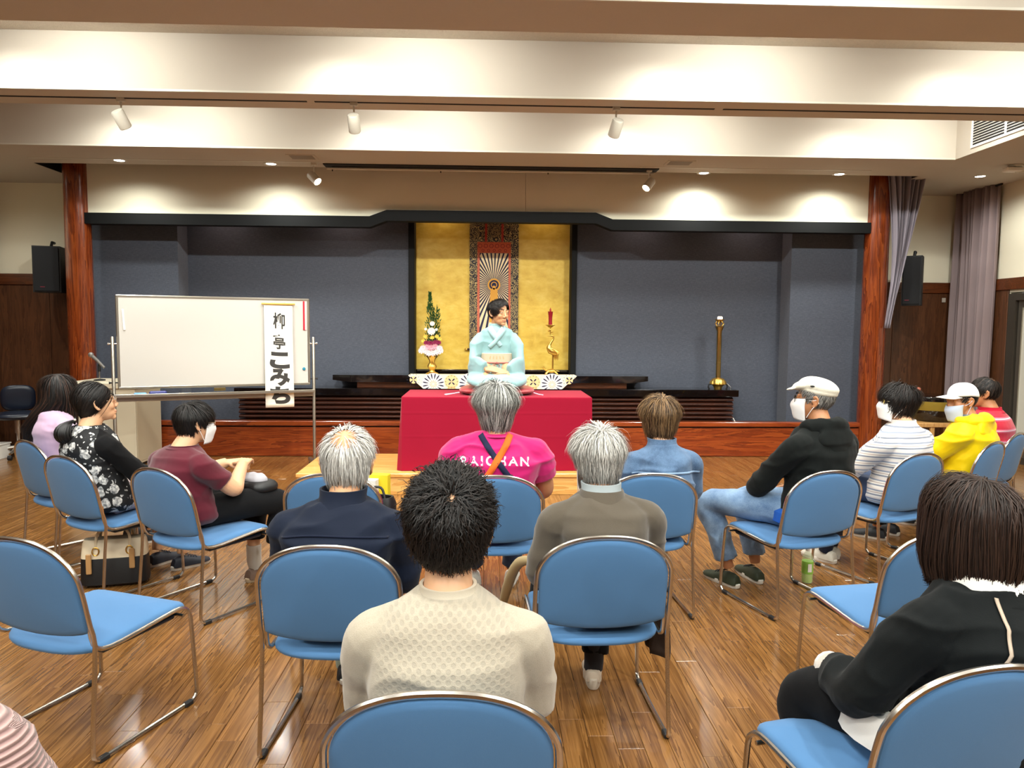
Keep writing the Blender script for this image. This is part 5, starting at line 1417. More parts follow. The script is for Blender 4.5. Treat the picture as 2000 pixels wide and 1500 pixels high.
# --- middle row
pink = m_cloth('hot pink jersey', '#b80d62', .7, 500, .05, .3)
info['D'] = person('D', 'person in hot pink lettered shirt with thick grey hair and crossed straps', dict(
    k=.885, sw=.215, g=1.22, lean=.02, slouch=.03, hs=1.14, off=(.01, .02), skin='tan', fat=.008, shirt=pink, shirt_name='tshirt', loose=.012, sl_add=.026, sleeve=.44, wr=.022, wsc=(5, 5, 17), svox=.0075, vox=.0075,
    collar=(pink, .012, .006), el_l=(-.27, .03, .64), el_r=(.27, .03, .66), trousers=djeans, kn_l=(-.14, .40, .5), kn_r=(.16, .40, .5),
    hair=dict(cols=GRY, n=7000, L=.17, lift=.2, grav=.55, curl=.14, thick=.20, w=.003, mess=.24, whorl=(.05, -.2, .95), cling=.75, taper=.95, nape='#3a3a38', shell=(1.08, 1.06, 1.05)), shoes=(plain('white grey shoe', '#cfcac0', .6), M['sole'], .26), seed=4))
den = m_denim('denim jacket cloth', '#2b4463', '#6482a4')
info['E'] = person('E', 'person with brown hair and faded denim jacket', dict(
    k=.765, sw=.156, g=.95, lean=.02, slouch=.04, hs=1.08, off=(.13, .0), pitch=-2, yaw=-12, skin='light', shirt=den, shirt_name='jacket', loose=.016, sl_add=.016, wr=.02, wsc=(4, 4, 16), collar=(den, .038, .004), vox=.0075,
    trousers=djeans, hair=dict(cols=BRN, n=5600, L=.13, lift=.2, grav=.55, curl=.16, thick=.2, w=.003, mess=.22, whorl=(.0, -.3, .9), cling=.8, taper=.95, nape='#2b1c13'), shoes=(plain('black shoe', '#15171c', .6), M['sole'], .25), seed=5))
# --- left side
mar = m_cloth('maroon jersey', '#561021', .8, 500, .06, .3)
info['G'] = person('G', 'person in maroon short-sleeved shirt with black hair and white mask, hands clasped', dict(
    k=.70, sw=.17, g=1.06, lean=.0, slouch=.04, hs=.96, off=(-.11, .0), neck=(.01, .04, .066), yaw=17, pitch=-3, skin='light', shirt=mar, shirt_name='tshirt', loose=.013, sl_add=.013, sleeve=.47, wr=.014, collar=(mar, .012, .002), fat=.003,
    el_l=(-.215, .06, .66), el_r=(.225, .09, .64), wr_l=(-.05, .27, .735), wr_r=(.10, .26, .745), hd_l=(.6, .75, .05), hd_r=(-.55, .8, .15), hn_l=(0, -.3, 1), hn_r=(.25, -.2, 1), curl=.75, trousers=black_tr, tr_len=.86, flare=.02, kn_l=(-.09, .42, .5), kn_r=(.12, .43, .5), an_l=(-.07, .38, .12), an_r=(.11, .40, .12),
    hair=dict(cols=BLK, n=5000, L=.10, lift=.2, grav=.5, curl=.1, thick=.17, w=.003, mess=.18, whorl=(-.0, -.45, .85), cling=.85, taper=.8, ear=.5, fringe=(0, .7, -.6)), mask=M['mask'], glasses=M['glass_rim'], face=True, vox=.0052,
    shoes=(plain('brown shoe', '#7a6253', .6), plain('tan sole', '#c9b494', .7), .235), socks=M['sock'], toe=3, seed=6))
flo = m_floral(); bsl = m_cloth('black sleeve', '#0b0b0d', .9, sheen=.03)
info['H'] = person('H', 'person in black and white floral vest with black hair tied low, looking up', dict(
    k=.84, sw=.172, g=1.06, lean=-.05, slouch=.02, hs=1.03, off=(-.06, -.01), yaw=21, pitch=9, skin='light', shirt=flo, shirt_name='vest', split_sleeve=bsl, loose=.013, wr=.014, el_r=(.235, .07, .64), el_l=(-.23, .03, .66), wr_r=(.09, .28, .62), collar=(flo, .012, .004),
    trousers=m_cloth('pale pink trousers', '#c9b4b4'), tr_len=.86, an_r=(.12, .34, .1), an_l=(-.08, .30, .1),
    hair=dict(cols=BLK, n=4200, L=.21, lift=.03, grav=.14, thick=.11, maxq=1.04, over_ear=.05, w=.0042, mess=.06, whorl=(0, .6, .8), tie=(0, -.135, -.085), cling=.3, cyl=0), glasses=M['glass_rim'], face=True, vox=.0052,
    shoes=(plain('navy shoe', '#161c2a', .6), M['sole'], .25), laces=plain('navy lace', '#222a3a', .7), seed=7))
info['I'] = person('I', 'person in lilac sweater with long dark hair and glasses, furthest on the left', dict(
    k=.88, sw=.17, g=1.0, lean=-.06, slouch=.02, hs=.98, off=(-.07, .0), yaw=28, pitch=4, skin='light', shirt=m_cloth('lilac knit', '#c3a5c0', .9, 350, .06, .35), shirt_name='sweater', loose=.014, wr=.014,
    el_l=(-.225, .04, .66), trousers=black_tr, hair=dict(cols=DBR[:3]+BLK, n=4200, L=.44, Lv=.12, lift=.04, grav=.6, thick=.10, maxq=1.06, w=.0045, mess=.08, whorl=(.1, .05, 1), cyl=.85, zend=-.30, seg=9, ragged=1.5, drape=.115, shell=(1.04, 1.02, 1.02)), glasses=M['dark_rim'], face=True, vox=.0055,
    shoes=(plain('black shoe', '#15171c', .6), M['sole'], .24), seed=8))
# --- right side
hood = m_cloth('black hoodie jersey', '#0e1211', .9, 450, .08, .05)
info['L'] = person('L', 'person in white flat cap and black hoodie with washed jeans, looking left', dict(
    k=.98, sw=.19, g=1.08, lean=-.03, slouch=.03, hs=1.02, off=(.13, .0), yaw=-46, pitch=2, twist=-8, skin='tan', shirt=hood, shirt_name='hoodie', loose=.018, sl_add=.022, wr=.02, el_l=(-.25, .1, .66), wr_l=(-.12, .3, .61), trousers=jeans, flare=.02, tr_len=.96,
    kn_l=(-.26, .40, .5), kn_r=(.02, .42, .5), an_l=(-.15, .32, .11), an_r=(.06, .34, .11), hair=dict(cols=('#6d6a66', '#8d8a85', '#4b4946'), n=3000, L=.04, lift=.12, grav=.5, thick=.07, w=.003, mess=.15, cling=.8, taper=.7),
    mask=M['mask'], glasses=M['dark_rim'], face=True, vox=.0052, shoes=(plain('olive black shoe', '#2c3320', .7, var=.4, vs=40), M['sole'], .285), laces=M['black'], seed=9))
mst = m_stripes('striped cotton', [(0, lin('#dcd6d0')), (.22, lin('#7d8494')), (.36, lin('#e4dfd8')), (.5, lin('#b9a79f')), (.58, lin('#e4dfd8')), (.72, lin('#8b94a6')), (.86, lin('#d9cfca'))], .062)
info['M'] = person('M', 'person in grey white striped shirt with wavy black hair and mask', dict(
    k=.84, sw=.175, g=1.06, lean=-.03, slouch=.03, hs=1.0, off=(.12, .0), yaw=-56, pitch=7, skin='light', shirt=mst, loose=.018, sl_add=.022, wr=.014, collar=(mst, .035, .006), el_l=(-.25, .09, .64), wr_l=(-.06, .28, .63), trousers=djeans, an_l=(-.14, .24, .11), an_r=(-.02, .30, .11),
    hair=dict(cols=BLK+('#2a201c',), n=6000, L=.12, lift=.3, grav=.4, curl=.42, thick=.24, w=.003, mess=.34, whorl=(0, -.2, .95), cling=.6, taper=.9), mask=M['mask'], glasses=M['glass_rim'], face=True, vox=.0052,
    shoes=(plain('light grey shoe', '#c2bbae', .6), M['sole'], .25), socks=m_cloth('navy sock', '#14182a'), seed=10))
yel_ = m_cloth('yellow nylon', '#e8c400', .5, 300, .06, .1)
info['N'] = person('N', 'person in yellow rain jacket and white peaked cap, mask under the nose', dict(
    k=.80, sw=.18, g=1.05, lean=-.04, slouch=.05, hs=1.0, off=(.12, .0), yaw=-58, pitch=-3, skin='tan', shirt=yel_, shirt_name='rain_jacket', loose=.024, sl_add=.030, wr=.024, wsc=(8, 8, 12), collar=(m_cloth('grey blue collar', '#6b7c94'), .04, .0), el_l=(-.26, .09, .64), trousers=black_tr,
    hair=dict(cols=BLK+('#4b4946',), n=2200, L=.035, lift=.1, grav=.5, thick=.05, w=.003, mess=.1, cling=.8), mask=M['mask_blue'], droop=.034, face=True, vox=.0052, shoes=(plain('black shoe', '#15171c', .6), M['sole'], .26), seed=11))
rst = m_stripes('red striped jersey', [(0, lin('#b5122f')), (.42, lin('#d45a74')), (.52, lin('#eec6cc')), (.62, lin('#d45a74')), (.72, lin('#b5122f'))], .085)
info['O'] = person('O', 'person in red and pink striped shirt behind the yellow jacket', dict(
    k=.83, sw=.18, g=1.05, lean=-.03, slouch=.04, hs=1.0, off=(.10, .0), yaw=-25, skin='tan', shirt=rst, loose=.016, wr=.014, collar=(m_cloth('red collar', '#b5122f'), .03, .006), trousers=black_tr, vox=.0075,
    hair=dict(cols=BLK+('#3a302a',), n=2800, L=.05, lift=.12, grav=.4, thick=.09, w=.0032, mess=.15, cling=.7, whorl=(0, -.5, .8), bald=((0, -.45, .85), .4, .45)), shoes=(plain('black shoe', '#15171c', .6), M['sole'], .26), seed=12))
blk = m_cloth('black sweater jersey', '#0b0f10', .9, 400, .08, .05)
info['Q'] = person('Q', 'person with dark brown bob hair, black sweater and white collar, at the right', dict(
    k=.76, sw=.172, g=1.08, lean=.02, slouch=.03, hs=1.05, off=(.20, -.05), yaw=-10, side=.01, skin='light', shirt=blk, shirt_name='sweater', loose=.018, sl_add=.026, wr=.016, svox=.007, vox=.0075, 
    el_l=(-.27, .06, .60), wr_l=(-.19, .28, .56), trousers=black_tr, kn_l=(-.05, .26, .47), kn_r=(.14, .28, .47), an_l=(-.03, .22, .1), an_r=(.16, .24, .1), flare=.02,
    hair=dict(cols=('#2a1c16', '#33231b', '#1f1511', '#3a2820'), n=8500, round=1, L=.34, Lv=.06, lift=.06, grav=.55, thick=.14, maxq=1.04, w=.0026, mess=.16, whorl=(.14, -.12, 1), cyl=1.0, zend=-.135, seg=8, curlin=.9, ragged=.3, shell=(1.02, 1.03, 1.06), curl=.06), glasses=M['glass_rim'], shoes=(plain('black shoe', '#15171c', .6), M['sole'], .24), seed=13))
rib = G('pink ribbed knit'); vv = rib.coord('Object'); al = rib.n('ShaderNodeAttribute', attribute_name='along').outputs['Fac']
rb_ = rib.mth('SINE', rib.mth('MULTIPLY', al, 620.0)); rib.set(Base_Color=rib.mix(rib.mth('MULTIPLY_ADD', rb_, .5, .5), lin('#8e6f6d'), lin('#c2a19c')), Roughness=.9, Sheen_Weight=.3); rib.bump(rb_, .6, .004)
info['R'] = person('R', 'person in dusty pink ribbed knit, only a sleeve showing at the lower left', dict(
    k=1.02, sw=.185, g=1.08, lean=-.03, slouch=.02, skin='light', shirt=rib.m, shirt_name='sweater', loose=.016, sl_add=.024, wr=.01, vox=.008, trousers=black_tr, el_r=(.25, .02, .66),
    hair=dict(cols=BLK, n=2500, L=.1, lift=.2, grav=.5, thick=.18, w=.004, cling=.7), shoes=(plain('black shoe', '#15171c', .6), M['sole'], .25), seed=14))

# ------------------------------------------------------------------ the performer in a pale kimono
kim = m_cloth('pale aqua kimono silk', '#84a9ac', .6, 500, .04, .25, .1)
PS = dict(at=(.118, 7.40, 180), z=.970, S=.135, k=.74, sw=.165, g=.95, lean=.03, slouch=.01, hs=1.05, yaw=-40, pitch=-3, roll=0, skin='mid', vox=.0036, dec=.3, face=True, gaze=.001, neck=(0, .02, .068), nk=.92,
          el_l=(-.23, .06, .245), el_r=(.23, .06, .245), wr_l=(-.10, .275, .155), wr_r=(.10, .275, .185), hd_l=(1, .12, .02), hd_r=(-1, .12, -.08), hn_l=(0, .7, 1), hn_r=(0, .7, 1), curl=.22,
          kn_l=(-.11, .33, .085), kn_r=(.11, .33, .085), an_l=(-.07, -.1, .06), an_r=(.07, -.1, .06), legadd=-.03, shz=-.05,
          hair=dict(cols=BLK, n=6000, L=.075, lift=.28, grav=.3, curl=.14, thick=.15, w=.0024, mess=.18, whorl=(.25, -.3, .9), cling=.75, taper=.5, fringe=(-.75, .2, .45), hl=.0), seed=21)
P_ = person('performer', 'person kneeling on the red table in pale aqua kimono with cream sash, smiling sideways', PS)
proot = P_['root']
kb = MB(); rr_ = []
for t, a, b in ((-.3, .175, .15), (0, .172, .145), (.3, .158, .132), (.55, .160, .128), (.75, .168, .122), (.88, .150, .105), (.95, .105, .082), (1.0, .072, .070)): rr_.append(sec(P_['sp'](max(0, t)) + Vector((0, 0, min(0, t)*.3)), a, b, 28, 2.3))
kb.rings(rr_)
lap = []
for y, a, b in ((-.26, .15, .065), (-.18, .22, .09), (-.02, .27, .095), (.16, .295, .080), (.30, .290, .070), (.38, .25, .058), (.42, .18, .04)):
    lap.append(sec((0, y, b+.0), a, b, 28, 2.6, Vector((1, 0, 0)), Vector((0, 0, 1))))
kb.rings(lap)
for s in (-1, 1):
    S0, E0, W0 = P_['sh'][s], P_['el'][s], P_['wr'][s]
    kb.tube([tuple(P_['nb']+Vector((s*.03, -.01, -.03))), tuple(S0+Vector((-s*.02, 0, -.012)))], [.046, .060], 14)
    secs = []
    path = [S0+Vector((-s*.02, 0, -.01)), S0.lerp(E0, .5)+Vector((s*.012, 0, .01)), E0+Vector((s*.008, -.01, -.01)), E0.lerp(W0, .45)+Vector((s*.01, 0, -.0)), W0+Vector((s*.02, .0, .0))]
    hh = (.070, .085, .125, .140, .115); tt = (.064, .055, .044, .036, .030); dz = (0, -.01, -.045, -.06, -.040)
    for p, h_, t_, z_ in zip(path, hh, tt, dz):
        i = path.index(p); d = (path[min(i+1, 4)]-path[max(i-1, 0)]).normalized(); up = Vector((0, 0, 1)); up = (up - d*up.dot(d)*.8).normalized(); sd = d.cross(up).normalized()
        secs.append(sec(p+Vector((0, 0, z_)), t_, h_, 22, 2.6, sd, up))
    kb.rings(secs)
me = remesh(kb, .0075, 7); wrinkle(me, .014, (7, 7, 9), 4); ko = finish(me, 'kimono', kim, proot)
bv = bvh_of(ko)
cream = m_cloth('cream sash brocade', '#b9ab94', .7, 250, .12); obi = MB(); rr_ = []
for z, e in ((.145, .004), (.15, .012), (.325, .012), (.33, .004)):
    t = (z-P_['hip'].z)/(P_['nb'].z-P_['hip'].z); rr_.append(sec(P_['sp'](t), .158+e, .138+e, 32, 2.3))
oo = obi.rings(rr_).build('sash', cream, proot)
cd = MB(); cd.tube([tuple(Vector(q)) for q in sec(P_['sp']((.235-P_['hip'].z)/(P_['nb'].z-P_['hip'].z)), .174, .154, 32, 2.3)], .006, 8, loop=True); yk = P_['sp'](.1).y + .158
cd.ball((.0, yk, .234), (.016, .008, .012)); cd.tube([(.01, yk, .23), (.03, yk+.002, .205), (.024, yk, .19)], .004, 6); cd.tube([(-.01, yk, .23), (-.03, yk+.002, .208), (-.02, yk, .193)], .004, 6); cd.build('sash_cord', plain('red brown cord', '#8c4a45', .6), oo)
pt = MB()
for x in (-.06, -.03, 0, .03, .06):
    drop(pt, x, .305, -PI/2+x*4, .0, .035, .008, 0); drop(pt, x+.02, .175, PI/2, .0, .03, .007, 0)
sbv = bvh_of(oo); pt.v = [(on_back(sbv, x, z, .0015, True) or (0, 0, .3)) for x, y, z in pt.v]; pt.build('sash_print', plain('tan sash print', '#b59c74', .7), oo, False)
light = m_cloth('pale collar silk', '#92b4b7', .6); wht = plain('white under collar', '#eeebe2', .7)
strap(bv, 'under_collar', [(.062, .60), (.045, .56), (.0, .50), (-.01, .48)], .030, wht, proot, 24, .004, True)
strap(bv, 'under_collar', [(-.062, .60), (-.045, .56), (.0, .50), (.02, .47)], .030, wht, proot, 24, .005, True)
strap(bv, 'collar_band', [(.085, .595), (.06, .54), (.005, .465), (-.04, .40)], .042, light, proot, 28, .006, True)
strap(bv, 'collar_band', [(-.085, .595), (-.06, .54), (.0, .46), (.075, .385)], .042, light, proot, 28, .0085, True)
cl_ = MB(); cl_.rings([sec(P_['nb']+Vector((0, -.004+zz*.25, zz)), .066+e, .068+e, 28, 2.1) for zz, e in ((-.03, .012), (.012, .012), (.02, .008), (.012, .004), (-.03, .004))], True, False); cl_.build('neck_collar', light, proot)

# ------------------------------------------------------------------ clothing details
def hood_part(inf, m, sc=1.0):
    nb, root = inf['nb'], inf['root']; h = MB(); pts, rad = [], []
    for a in np.linspace(-125, 125, 15):
        q = R_(a); f = math.cos(q*.72); pts.append(tuple(nb + Vector((.100*math.sin(q), -.014-.085*math.cos(q), -.018+.010*f)))); rad.append((.026+.022*f)*sc)
    h.tube(pts, rad, 14)
    h.ball(tuple(nb+Vector((0, -.115, -.07))), (.115*sc, .042, .075*sc), 18, 12); h.ball(tuple(nb+Vector((0, -.130, -.145))), (.075*sc, .032, .06*sc), 16, 10)
    me = remesh(h, .0075, 3); wrinkle(me, .02, (9, 9, 11), 8); finish(me, 'hood', m, root)
hood_part(info['L'], hood); hood_part(info['N'], yel_, 1.15)

def cap_flat(inf, m):
    H, root = inf['H'], inf['root']; R3 = H.to_3x3(); T = lambda p: tuple(H @ Vector(p)); c = MB()
    c.ball(T((0, -.022, .078)), (.092, .112, .052), 24, 14, R3 @ Matrix.Rotation(R_(12), 3, 'X')); c.ball(T((0, .055, .082)), (.078, .068, .030), 20, 12, R3 @ Matrix.Rotation(R_(-14), 3, 'X'))
    c.ball(T((0, -.02, .052)), (.089, .108, .036), 24, 12, R3 @ Matrix.Rotation(R_(8), 3, 'X')); c.ball(T((0, .108, .062)), (.062, .046, .009), 20, 8, R3 @ Matrix.Rotation(R_(-16), 3, 'X'))
    me = remesh(c, .006, 2); wrinkle(me, .005, (9, 9, 9), 3); o = finish(me, 'flat_cap', m, root)
    MB().ball(T((-.0905, .01, .085)), (.004, .013, .005), 10, 6, R3).build('emblem', M['black'], o)
cap_flat(info['L'], m_cloth('off white cap cotton', '#d9d4c3', .9, 300, .05))
def cap_peak(inf, m):
    H, root = inf['H'], inf['root']; R3 = H.to_3x3(); T = lambda p: tuple(H @ Vector(p))
    def fn(u, v):
        a = 2*PI*u; ph = (1-v)*PI/2*.98; z = .04 + .092*math.sin(ph) - .018*(1-math.sin(ph))*(math.cos(a-PI/2) < 0)*abs(math.cos(a-PI/2))
        return T((.087*math.cos(a)*math.cos(ph)**.8, -.010+.110*math.sin(a)*math.cos(ph)**.8, z))
    o = MB().grid(fn, 40, 14).build('peaked_cap', m, root); thicken(o, .003, 1)
    def br(u, v):
        x = (u-.5)*2; yy = .055 + (.05+.085*(1-x*x)**.6)*v if True else 0; xx = x*.080*(1-.12*v)
        return T((xx, yy + .03*(1-x*x)**.5*(1-v), .048 - .22*xx*xx/.08 - .012*v))
    b = MB().grid(br, 20, 8).build('peak', m, o); thicken(b, .004, 0)
    bd = MB(); bd.ball(T((0, -.118, .035)), (.03, .006, .012), 12, 6, R3); bd.build('strap_badge', plain('gold badge', '#b99a55', .4, .6), o)
cap_peak(info['N'], m_cloth('white cap cotton', '#e3e4e8', .85, 300, .03))

# hair tail of the floral vest
H = info['H']['H']; rs = np.random.RandomState(3); tl = MB()
for k in range(420):
    a, r = rs.rand()*6.28, rs.rand()**.5; b0 = Vector((0, -.125, -.075)); o1 = Vector((math.cos(a)*r*.012, math.sin(a)*r*.012, 0)); w_ = Vector((math.cos(a)*r*.085, -abs(math.sin(a))*r*.075, 0))
    pts = [b0+o1*.8, b0+Vector((0, -.028, -.012))+w_*.75, b0+Vector((0, -.045, -.06))+w_, b0+Vector((0, -.035, -.11))+w_*.75+o1, b0+Vector((0, -.005, -.15+.02*rs.rand()))+w_*.45]
    P, Rr = smooth_path([tuple(H @ p) for p in pts], [.003, .004, .004, .003, .0006], 3); tl.tube(P, Rr, 4)
o = tl.build('ponytail', plain('black hair tail', '#0d0b0b', .4), info['H']['root'])
MB().tube([tuple(H @ Vector((.017*math.cos(a), -.128+.006*math.sin(a), -.078+.017*math.sin(a)))) for a in np.linspace(0, 6.28, 14, False)], .006, 6, loop=True).build('hair_tie', M['black'], o)
MB().ball(tuple(H @ Vector((.02, -.13, -.07))), .007).build('hair_bead', M['white_plastic'], o)

# pink shirt: straps and lettering
d = info['D']; bv = bvh_of(d['shirt']); d['shirt'].data.update()
strap(bv, 'strap', [(-.075, .985), (-.03, .92), (.06, .80), (.15, .68)], .03, m_cloth('navy webbing', '#1c1f3a', .8), d['root'], 40, .006)
strap(bv, 'strap', [(.085, .985), (.05, .92), (-.01, .83), (-.09, .70)], .033, m_cloth('orange webbing', '#e2601c', .8), d['root'], 40, .009)
o = strap(bv, 'strap_buckle', [(.075, .785), (.095, .758)], .036, M['black'], d['root'], 8, .010)
v, f = glyphs('RAICHAN', 1, .02, 'lettering', 1.3); lo, hi = v.min(0), v.max(0); mb = MB(); out = []; ok = True
Wt, Ht = .36, .044
for a in v:
    s = (a-lo)/(hi-lo+1e-9); x = (s[0]-.5)*Wt; x += .0; z = .862+(s[1]-.5)*Ht - .25*x*x
    q = on_back(bv, x, z, .004); out.append(q if q else (x, -.2, z))
mb.add(out, f).build('lettering', plain('white print letters', '#e9dfe2', .7), d['root'], False)
# denim jacket: yoke seam and pleat
d = info['E']; bv = bvh_of(d['shirt']); px = .13
strap(bv, 'yoke_seam', [(px-.19, .775), (px-.08, .785), (px+.08, .785), (px+.19, .775)], .012, m_denim('pale seam', '#6f8fb2', '#9db6d0'), d['root'], 30, .003)
strap(bv, 'box_pleat', [(px, .78), (px, .74), (px, .66)], .045, den, d['root'], 12, .005)
# blazer collar and back seam
d = info['C']; nb = d['nb']; c = MB()
c.rings([sec(nb+Vector((0, -.012+z*.3, z)), .074+e, .070+e, 28, 2.1) for z, e in ((-.06, .030), (-.03, .020), (.008, .012), (.016, .008), (.008, .002))], True, False); c.build('blazer_collar', taupe, d['root'])
d = info['B']; bv = bvh_of(d['shirt']); strap(bv, 'yoke_seam', [(-.19, .80), (-.08, .815), (.08, .815), (.19, .80)], .006, m_cloth('navy seam', '#0a1328'), d['root'], 30, .003)
# black sweater: cord, neckline and white hem
d = info['Q']; bv = bvh_of(d['shirt'])
strap(bv, 'bag_cord', [(.15, .905), (.142, .87), (.12, .81), (.085, .73), (.04, .66)], .008, plain('beige cord', '#b8a592', .7), d['root'], 36, .006)
nb = d['nb']; c = MB(); c.rings([sec(nb+Vector((0, -.012, z)), .112+e, .098+e, 28, 2.1) for z, e in ((-.085, .022), (-.055, .014), (-.034, .004), (-.040, -.004), (-.06, .0))], True, False); c.build('neckline', blk, d['root'])
c = MB(); c.rings([sec(nb+Vector((0, -.010, z)), r_, r_*.92, 28, 2.1) for z, r_ in ((-.07, .116), (-.04, .108), (-.005, .092), (.018, .082), (.022, .076), (.0, .072))], True, False); c.build('white_collar', m_cloth('white collar', '#e2ded8', .9), d['root'])
hm = MB()
def hem(u, v):
    a = R_(150 + 130*u); return (.20+.235*math.cos(a), -.02+.165*math.sin(a)*-1 if False else -.03+.19*math.cos(a*1.0+2.4)*-.2+.10, .50)
hb = MB(); hb.rings([sec(Vector((.16, .0, z)), .235+e, .175+e, 26, 2.3) for z, e in ((.474, .006), (.478, .012), (.54, .004), (.56, -.01))]); hb.build('shirt_hem', m_cloth('white hem', '#e4e0da', .9), d['root'])
cu_ = MB(); cu_.tube([tuple(d['wr'][-1].lerp(d['el'][-1], .12)), tuple(d['wr'][-1])], [.05, .046], 16); cu_.build('cuff', m_cloth('white cuff', '#e4e0da', .9), d['root'])
# hoodie wearer: blue shirt tail
d = info['L']; hb = MB(); hb.rings([sec(Vector((.10, -.045, z)), .192+e, .145+e, 26, 2.3) for z, e in ((.47, .004), (.475, .012), (.53, .008), (.55, -.02))]); hb.build('shirt_tail', m_cloth('royal blue tail', '#1d56b0', .85), d['root'])

# ------------------------------------------------------------------ bags and small things
def wpt(key, p):
    x, y, hd = CHAIRS[key]; a = R_(hd); return (x+p[0]*math.cos(a)+p[1]*math.sin(a), y-p[0]*math.sin(a)+p[1]*math.cos(a), p[2])
t = thing('handbag', 'cream and black leather handbag on the floor under the floral vest', 'handbag', wpt('H', (.03, -.04, .012)), -14)
crm, bkl = plain('cream leather', '#d3c3a6', .5, bump=.1), plain('black leather', '#101012', .5, bump=.15, bs=120)
hb = MB(); hb.rings([sec((0, 0, z), a, b, 24, 4) for z, a, b in ((0, .17, .07), (.01, .185, .085), (.16, .18, .08), (.165, .178, .078))]); hb.build('lower_body', bkl, t)
hb = MB(); hb.rings([sec((0, 0, z), a, b, 24, 4) for z, a, b in ((.166, .18, .08), (.25, .172, .06), (.27, .165, .045), (.272, .155, .035))]); hb.build('upper_body', crm, t)
for s in (-1, 1):
    P, Rr = smooth_path([(-.09, s*.062, .22), (-.085, s*.05, .30), (-.03, s*.03, .36), (.03, s*.03, .36), (.085, s*.05, .30), (.09, s*.062, .22)], [.008]*6, 5); MB().tube(P, Rr, 8).build('handle', crm, t)
    for x in (-.09, .09): MB().tube([(x+.018*math.cos(a), s*.075, .21+.024*math.sin(a)) for a in np.linspace(0, 6.28, 14, False)], .004, 6, loop=True).build('ring', M['brass'], t)
for x, z in ((-.125, .08), (.105, .1)): MB().box(x-.015, x+.015, -.092, -.08, z, z+.12, .004).build('strap_tab', plain('tan leather', '#b48a58', .5), t)
t = thing('lap_bag', 'black bag with grey cloth on the lap of the maroon shirt', 'bag', wpt('G', (.0, .33, .565)), 35)
pillow(.30, .2, .08, 20, 3).build('bag', bkl, t)
me = remesh(MB().ball((-.05, -.02, .085), (.09, .06, .035)).ball((.03, -.01, .08), (.07, .055, .03)), .007, 1); wrinkle(me, .025, (14, 14, 14), 5); finish(me, 'folded_cloth', m_cloth('grey towel', '#a9a7ad', .9), t)
t = thing('paper_bag', 'yellow and white paper bag on the empty chair beside black tote', 'bag', wpt('F', (.14, .1, .45)), 12)
ypb, wpb = plain('yellow paper', '#e0c81e', .6), plain('white paper', '#ddd8cc', .6)
MB().box(-.05, .07, .02, .07, 0, .27, .003).build('yellow_bag', ypb, t, False); MB().box(-.075, .02, -.04, .015, 0, .25, .003).build('white_panel', wpb, t, False)
MB().ball((-.03, -.042, .19), (.028, .004, .02)).build('printed_mark', plain('brown mark', '#8a6a4c', .6), t)
t = thing('black_tote', 'open black tote bag on the empty chair behind the white hair', 'bag', wpt('F', (.19, -.06, .45)), 20)
hb = MB(); hb.rings([sec((0, 0, z), a, b, 22, 3.2) for z, a, b in ((0, .085, .05), (.02, .095, .06), (.15, .1, .062), (.19, .085, .05), (.188, .075, .042), (.1, .08, .045))]); hb.build('body', bkl, t)
P, Rr = smooth_path([(-.05, -.05, .16), (-.04, -.04, .23), (.03, -.02, .24), (.06, -.03, .17)], [.007]*4, 5); MB().tube(P, Rr, 8).build('handle', bkl, t)
t = thing('tea_bottle', 'green tea bottle with white cap on the floor by the jeans and olive shoes', 'bottle', (1.99, 4.40, 0))
tg = G('bottle plastic'); tg.set(Base_Color=lin('#e6f2cf'), Roughness=.06, Alpha=.3); tea = plain('green tea', '#a9c63c', .25)
MB().lathe([(.001, .002), (.03, .002), (.033, .012), (.033, .14), (.031, .16), (.018, .19), (.014, .2), (.001, .2)], 20).build('bottle', tg.m, t)
MB().lathe([(.001, .005), (.028, .005), (.0305, .014), (.0305, .12), (.001, .12)], 20).build('tea', tea, t)
MB().lathe([(.0335, .06), (.0342, .062), (.0342, .135), (.0335, .137)], 20).build('label_wrap', plain('green label', '#8cc04a', .4), t)
MB().box(-.012, .012, -.0352, -.034, .075, .125).build('label_panel', M['white_plastic'], t, False)
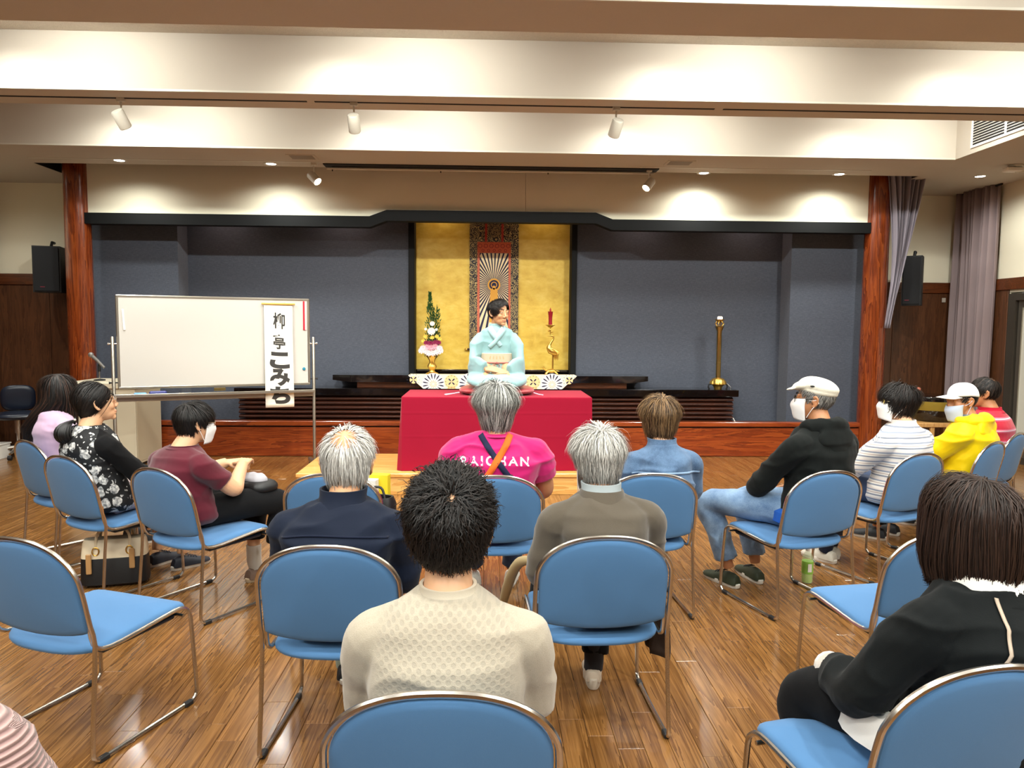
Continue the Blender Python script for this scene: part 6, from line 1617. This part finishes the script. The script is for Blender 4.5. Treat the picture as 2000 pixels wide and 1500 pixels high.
MB().lathe([(.001, .225), (.014, .225), (.015, .2), (.001, .2)], 18).build('cap', M['white_plastic'], t)
t = thing('folded_garment', 'dark brown embroidered garment folded on the seat behind the brown blazer', 'garment', wpt('C', (.04, -.165, .452)), 0)
brn = m_cloth('dark brown fabric', '#32261f', .7, 200, .15)
me = remesh(MB().ball((0, 0, .03), (.20, .055, .034)).ball((.1, 0, .035), (.1, .05, .034)), .006, 1); wrinkle(me, .018, (9, 14, 14), 6); finish(me, 'garment', brn, t)
em = MB()
for k in range(3): P, Rr = smooth_path([(-.06+.03*k, -.056, .03), (-.045+.03*k, -.06, .05), (-.03+.03*k, -.06, .045), (-.04+.03*k, -.06, .032)], [.0018]*4, 4); em.tube(P, Rr, 5)
em.ball((-.075, -.056, .022), (.022, .006, .012), 10, 6); em.build('embroidery', plain('pale thread', '#b9a98c', .6), t)
t = thing('hanging_scarf', 'dark brown scarf end hanging off the blazer chair side', 'scarf', wpt('C', (.225, -.05, .0)), 0)
def sc_(u, v): return (.0+.035*math.sin(u*9+v*2)+.01*v+.03, (u-.5)*.16*(1-.15*v), .455-.20*v+.015*math.sin(u*7))
o = MB().grid(sc_, 20, 10).build('scarf', brn, t); thicken(o, .006)
t = thing('umbrella', 'closed tan umbrella leaning by the brown blazer elbow', 'umbrella', wpt('C', (-.265, .12, .0)), 0)
P, Rr = smooth_path([(.03, -.13, .63), (-.02, -.02, .58), (-.06, .14, .42), (-.11, .42, .06)], [.017, .022, .022, .008], 5); MB().tube(P, Rr, 10).build('canopy', m_cloth('tan nylon', '#a8946c', .6), t); MB().tube([(-.11, .42, .06), (-.12, .45, .004)], .005, 6).build('ferrule', M['chrome'], t)
t = thing('pink_cloth', 'pink handkerchief on the lap of the striped shirt', 'handkerchief', wpt('M', (-.02, .24, .58)), 0)
me = remesh(MB().ball((0, 0, .035), (.07, .06, .03)).ball((.05, .02, .04), (.05, .04, .03)), .006, 1); wrinkle(me, .02, (14, 14, 14), 2); finish(me, 'cloth', m_cloth('pink cotton', '#d98fae', .9), t)
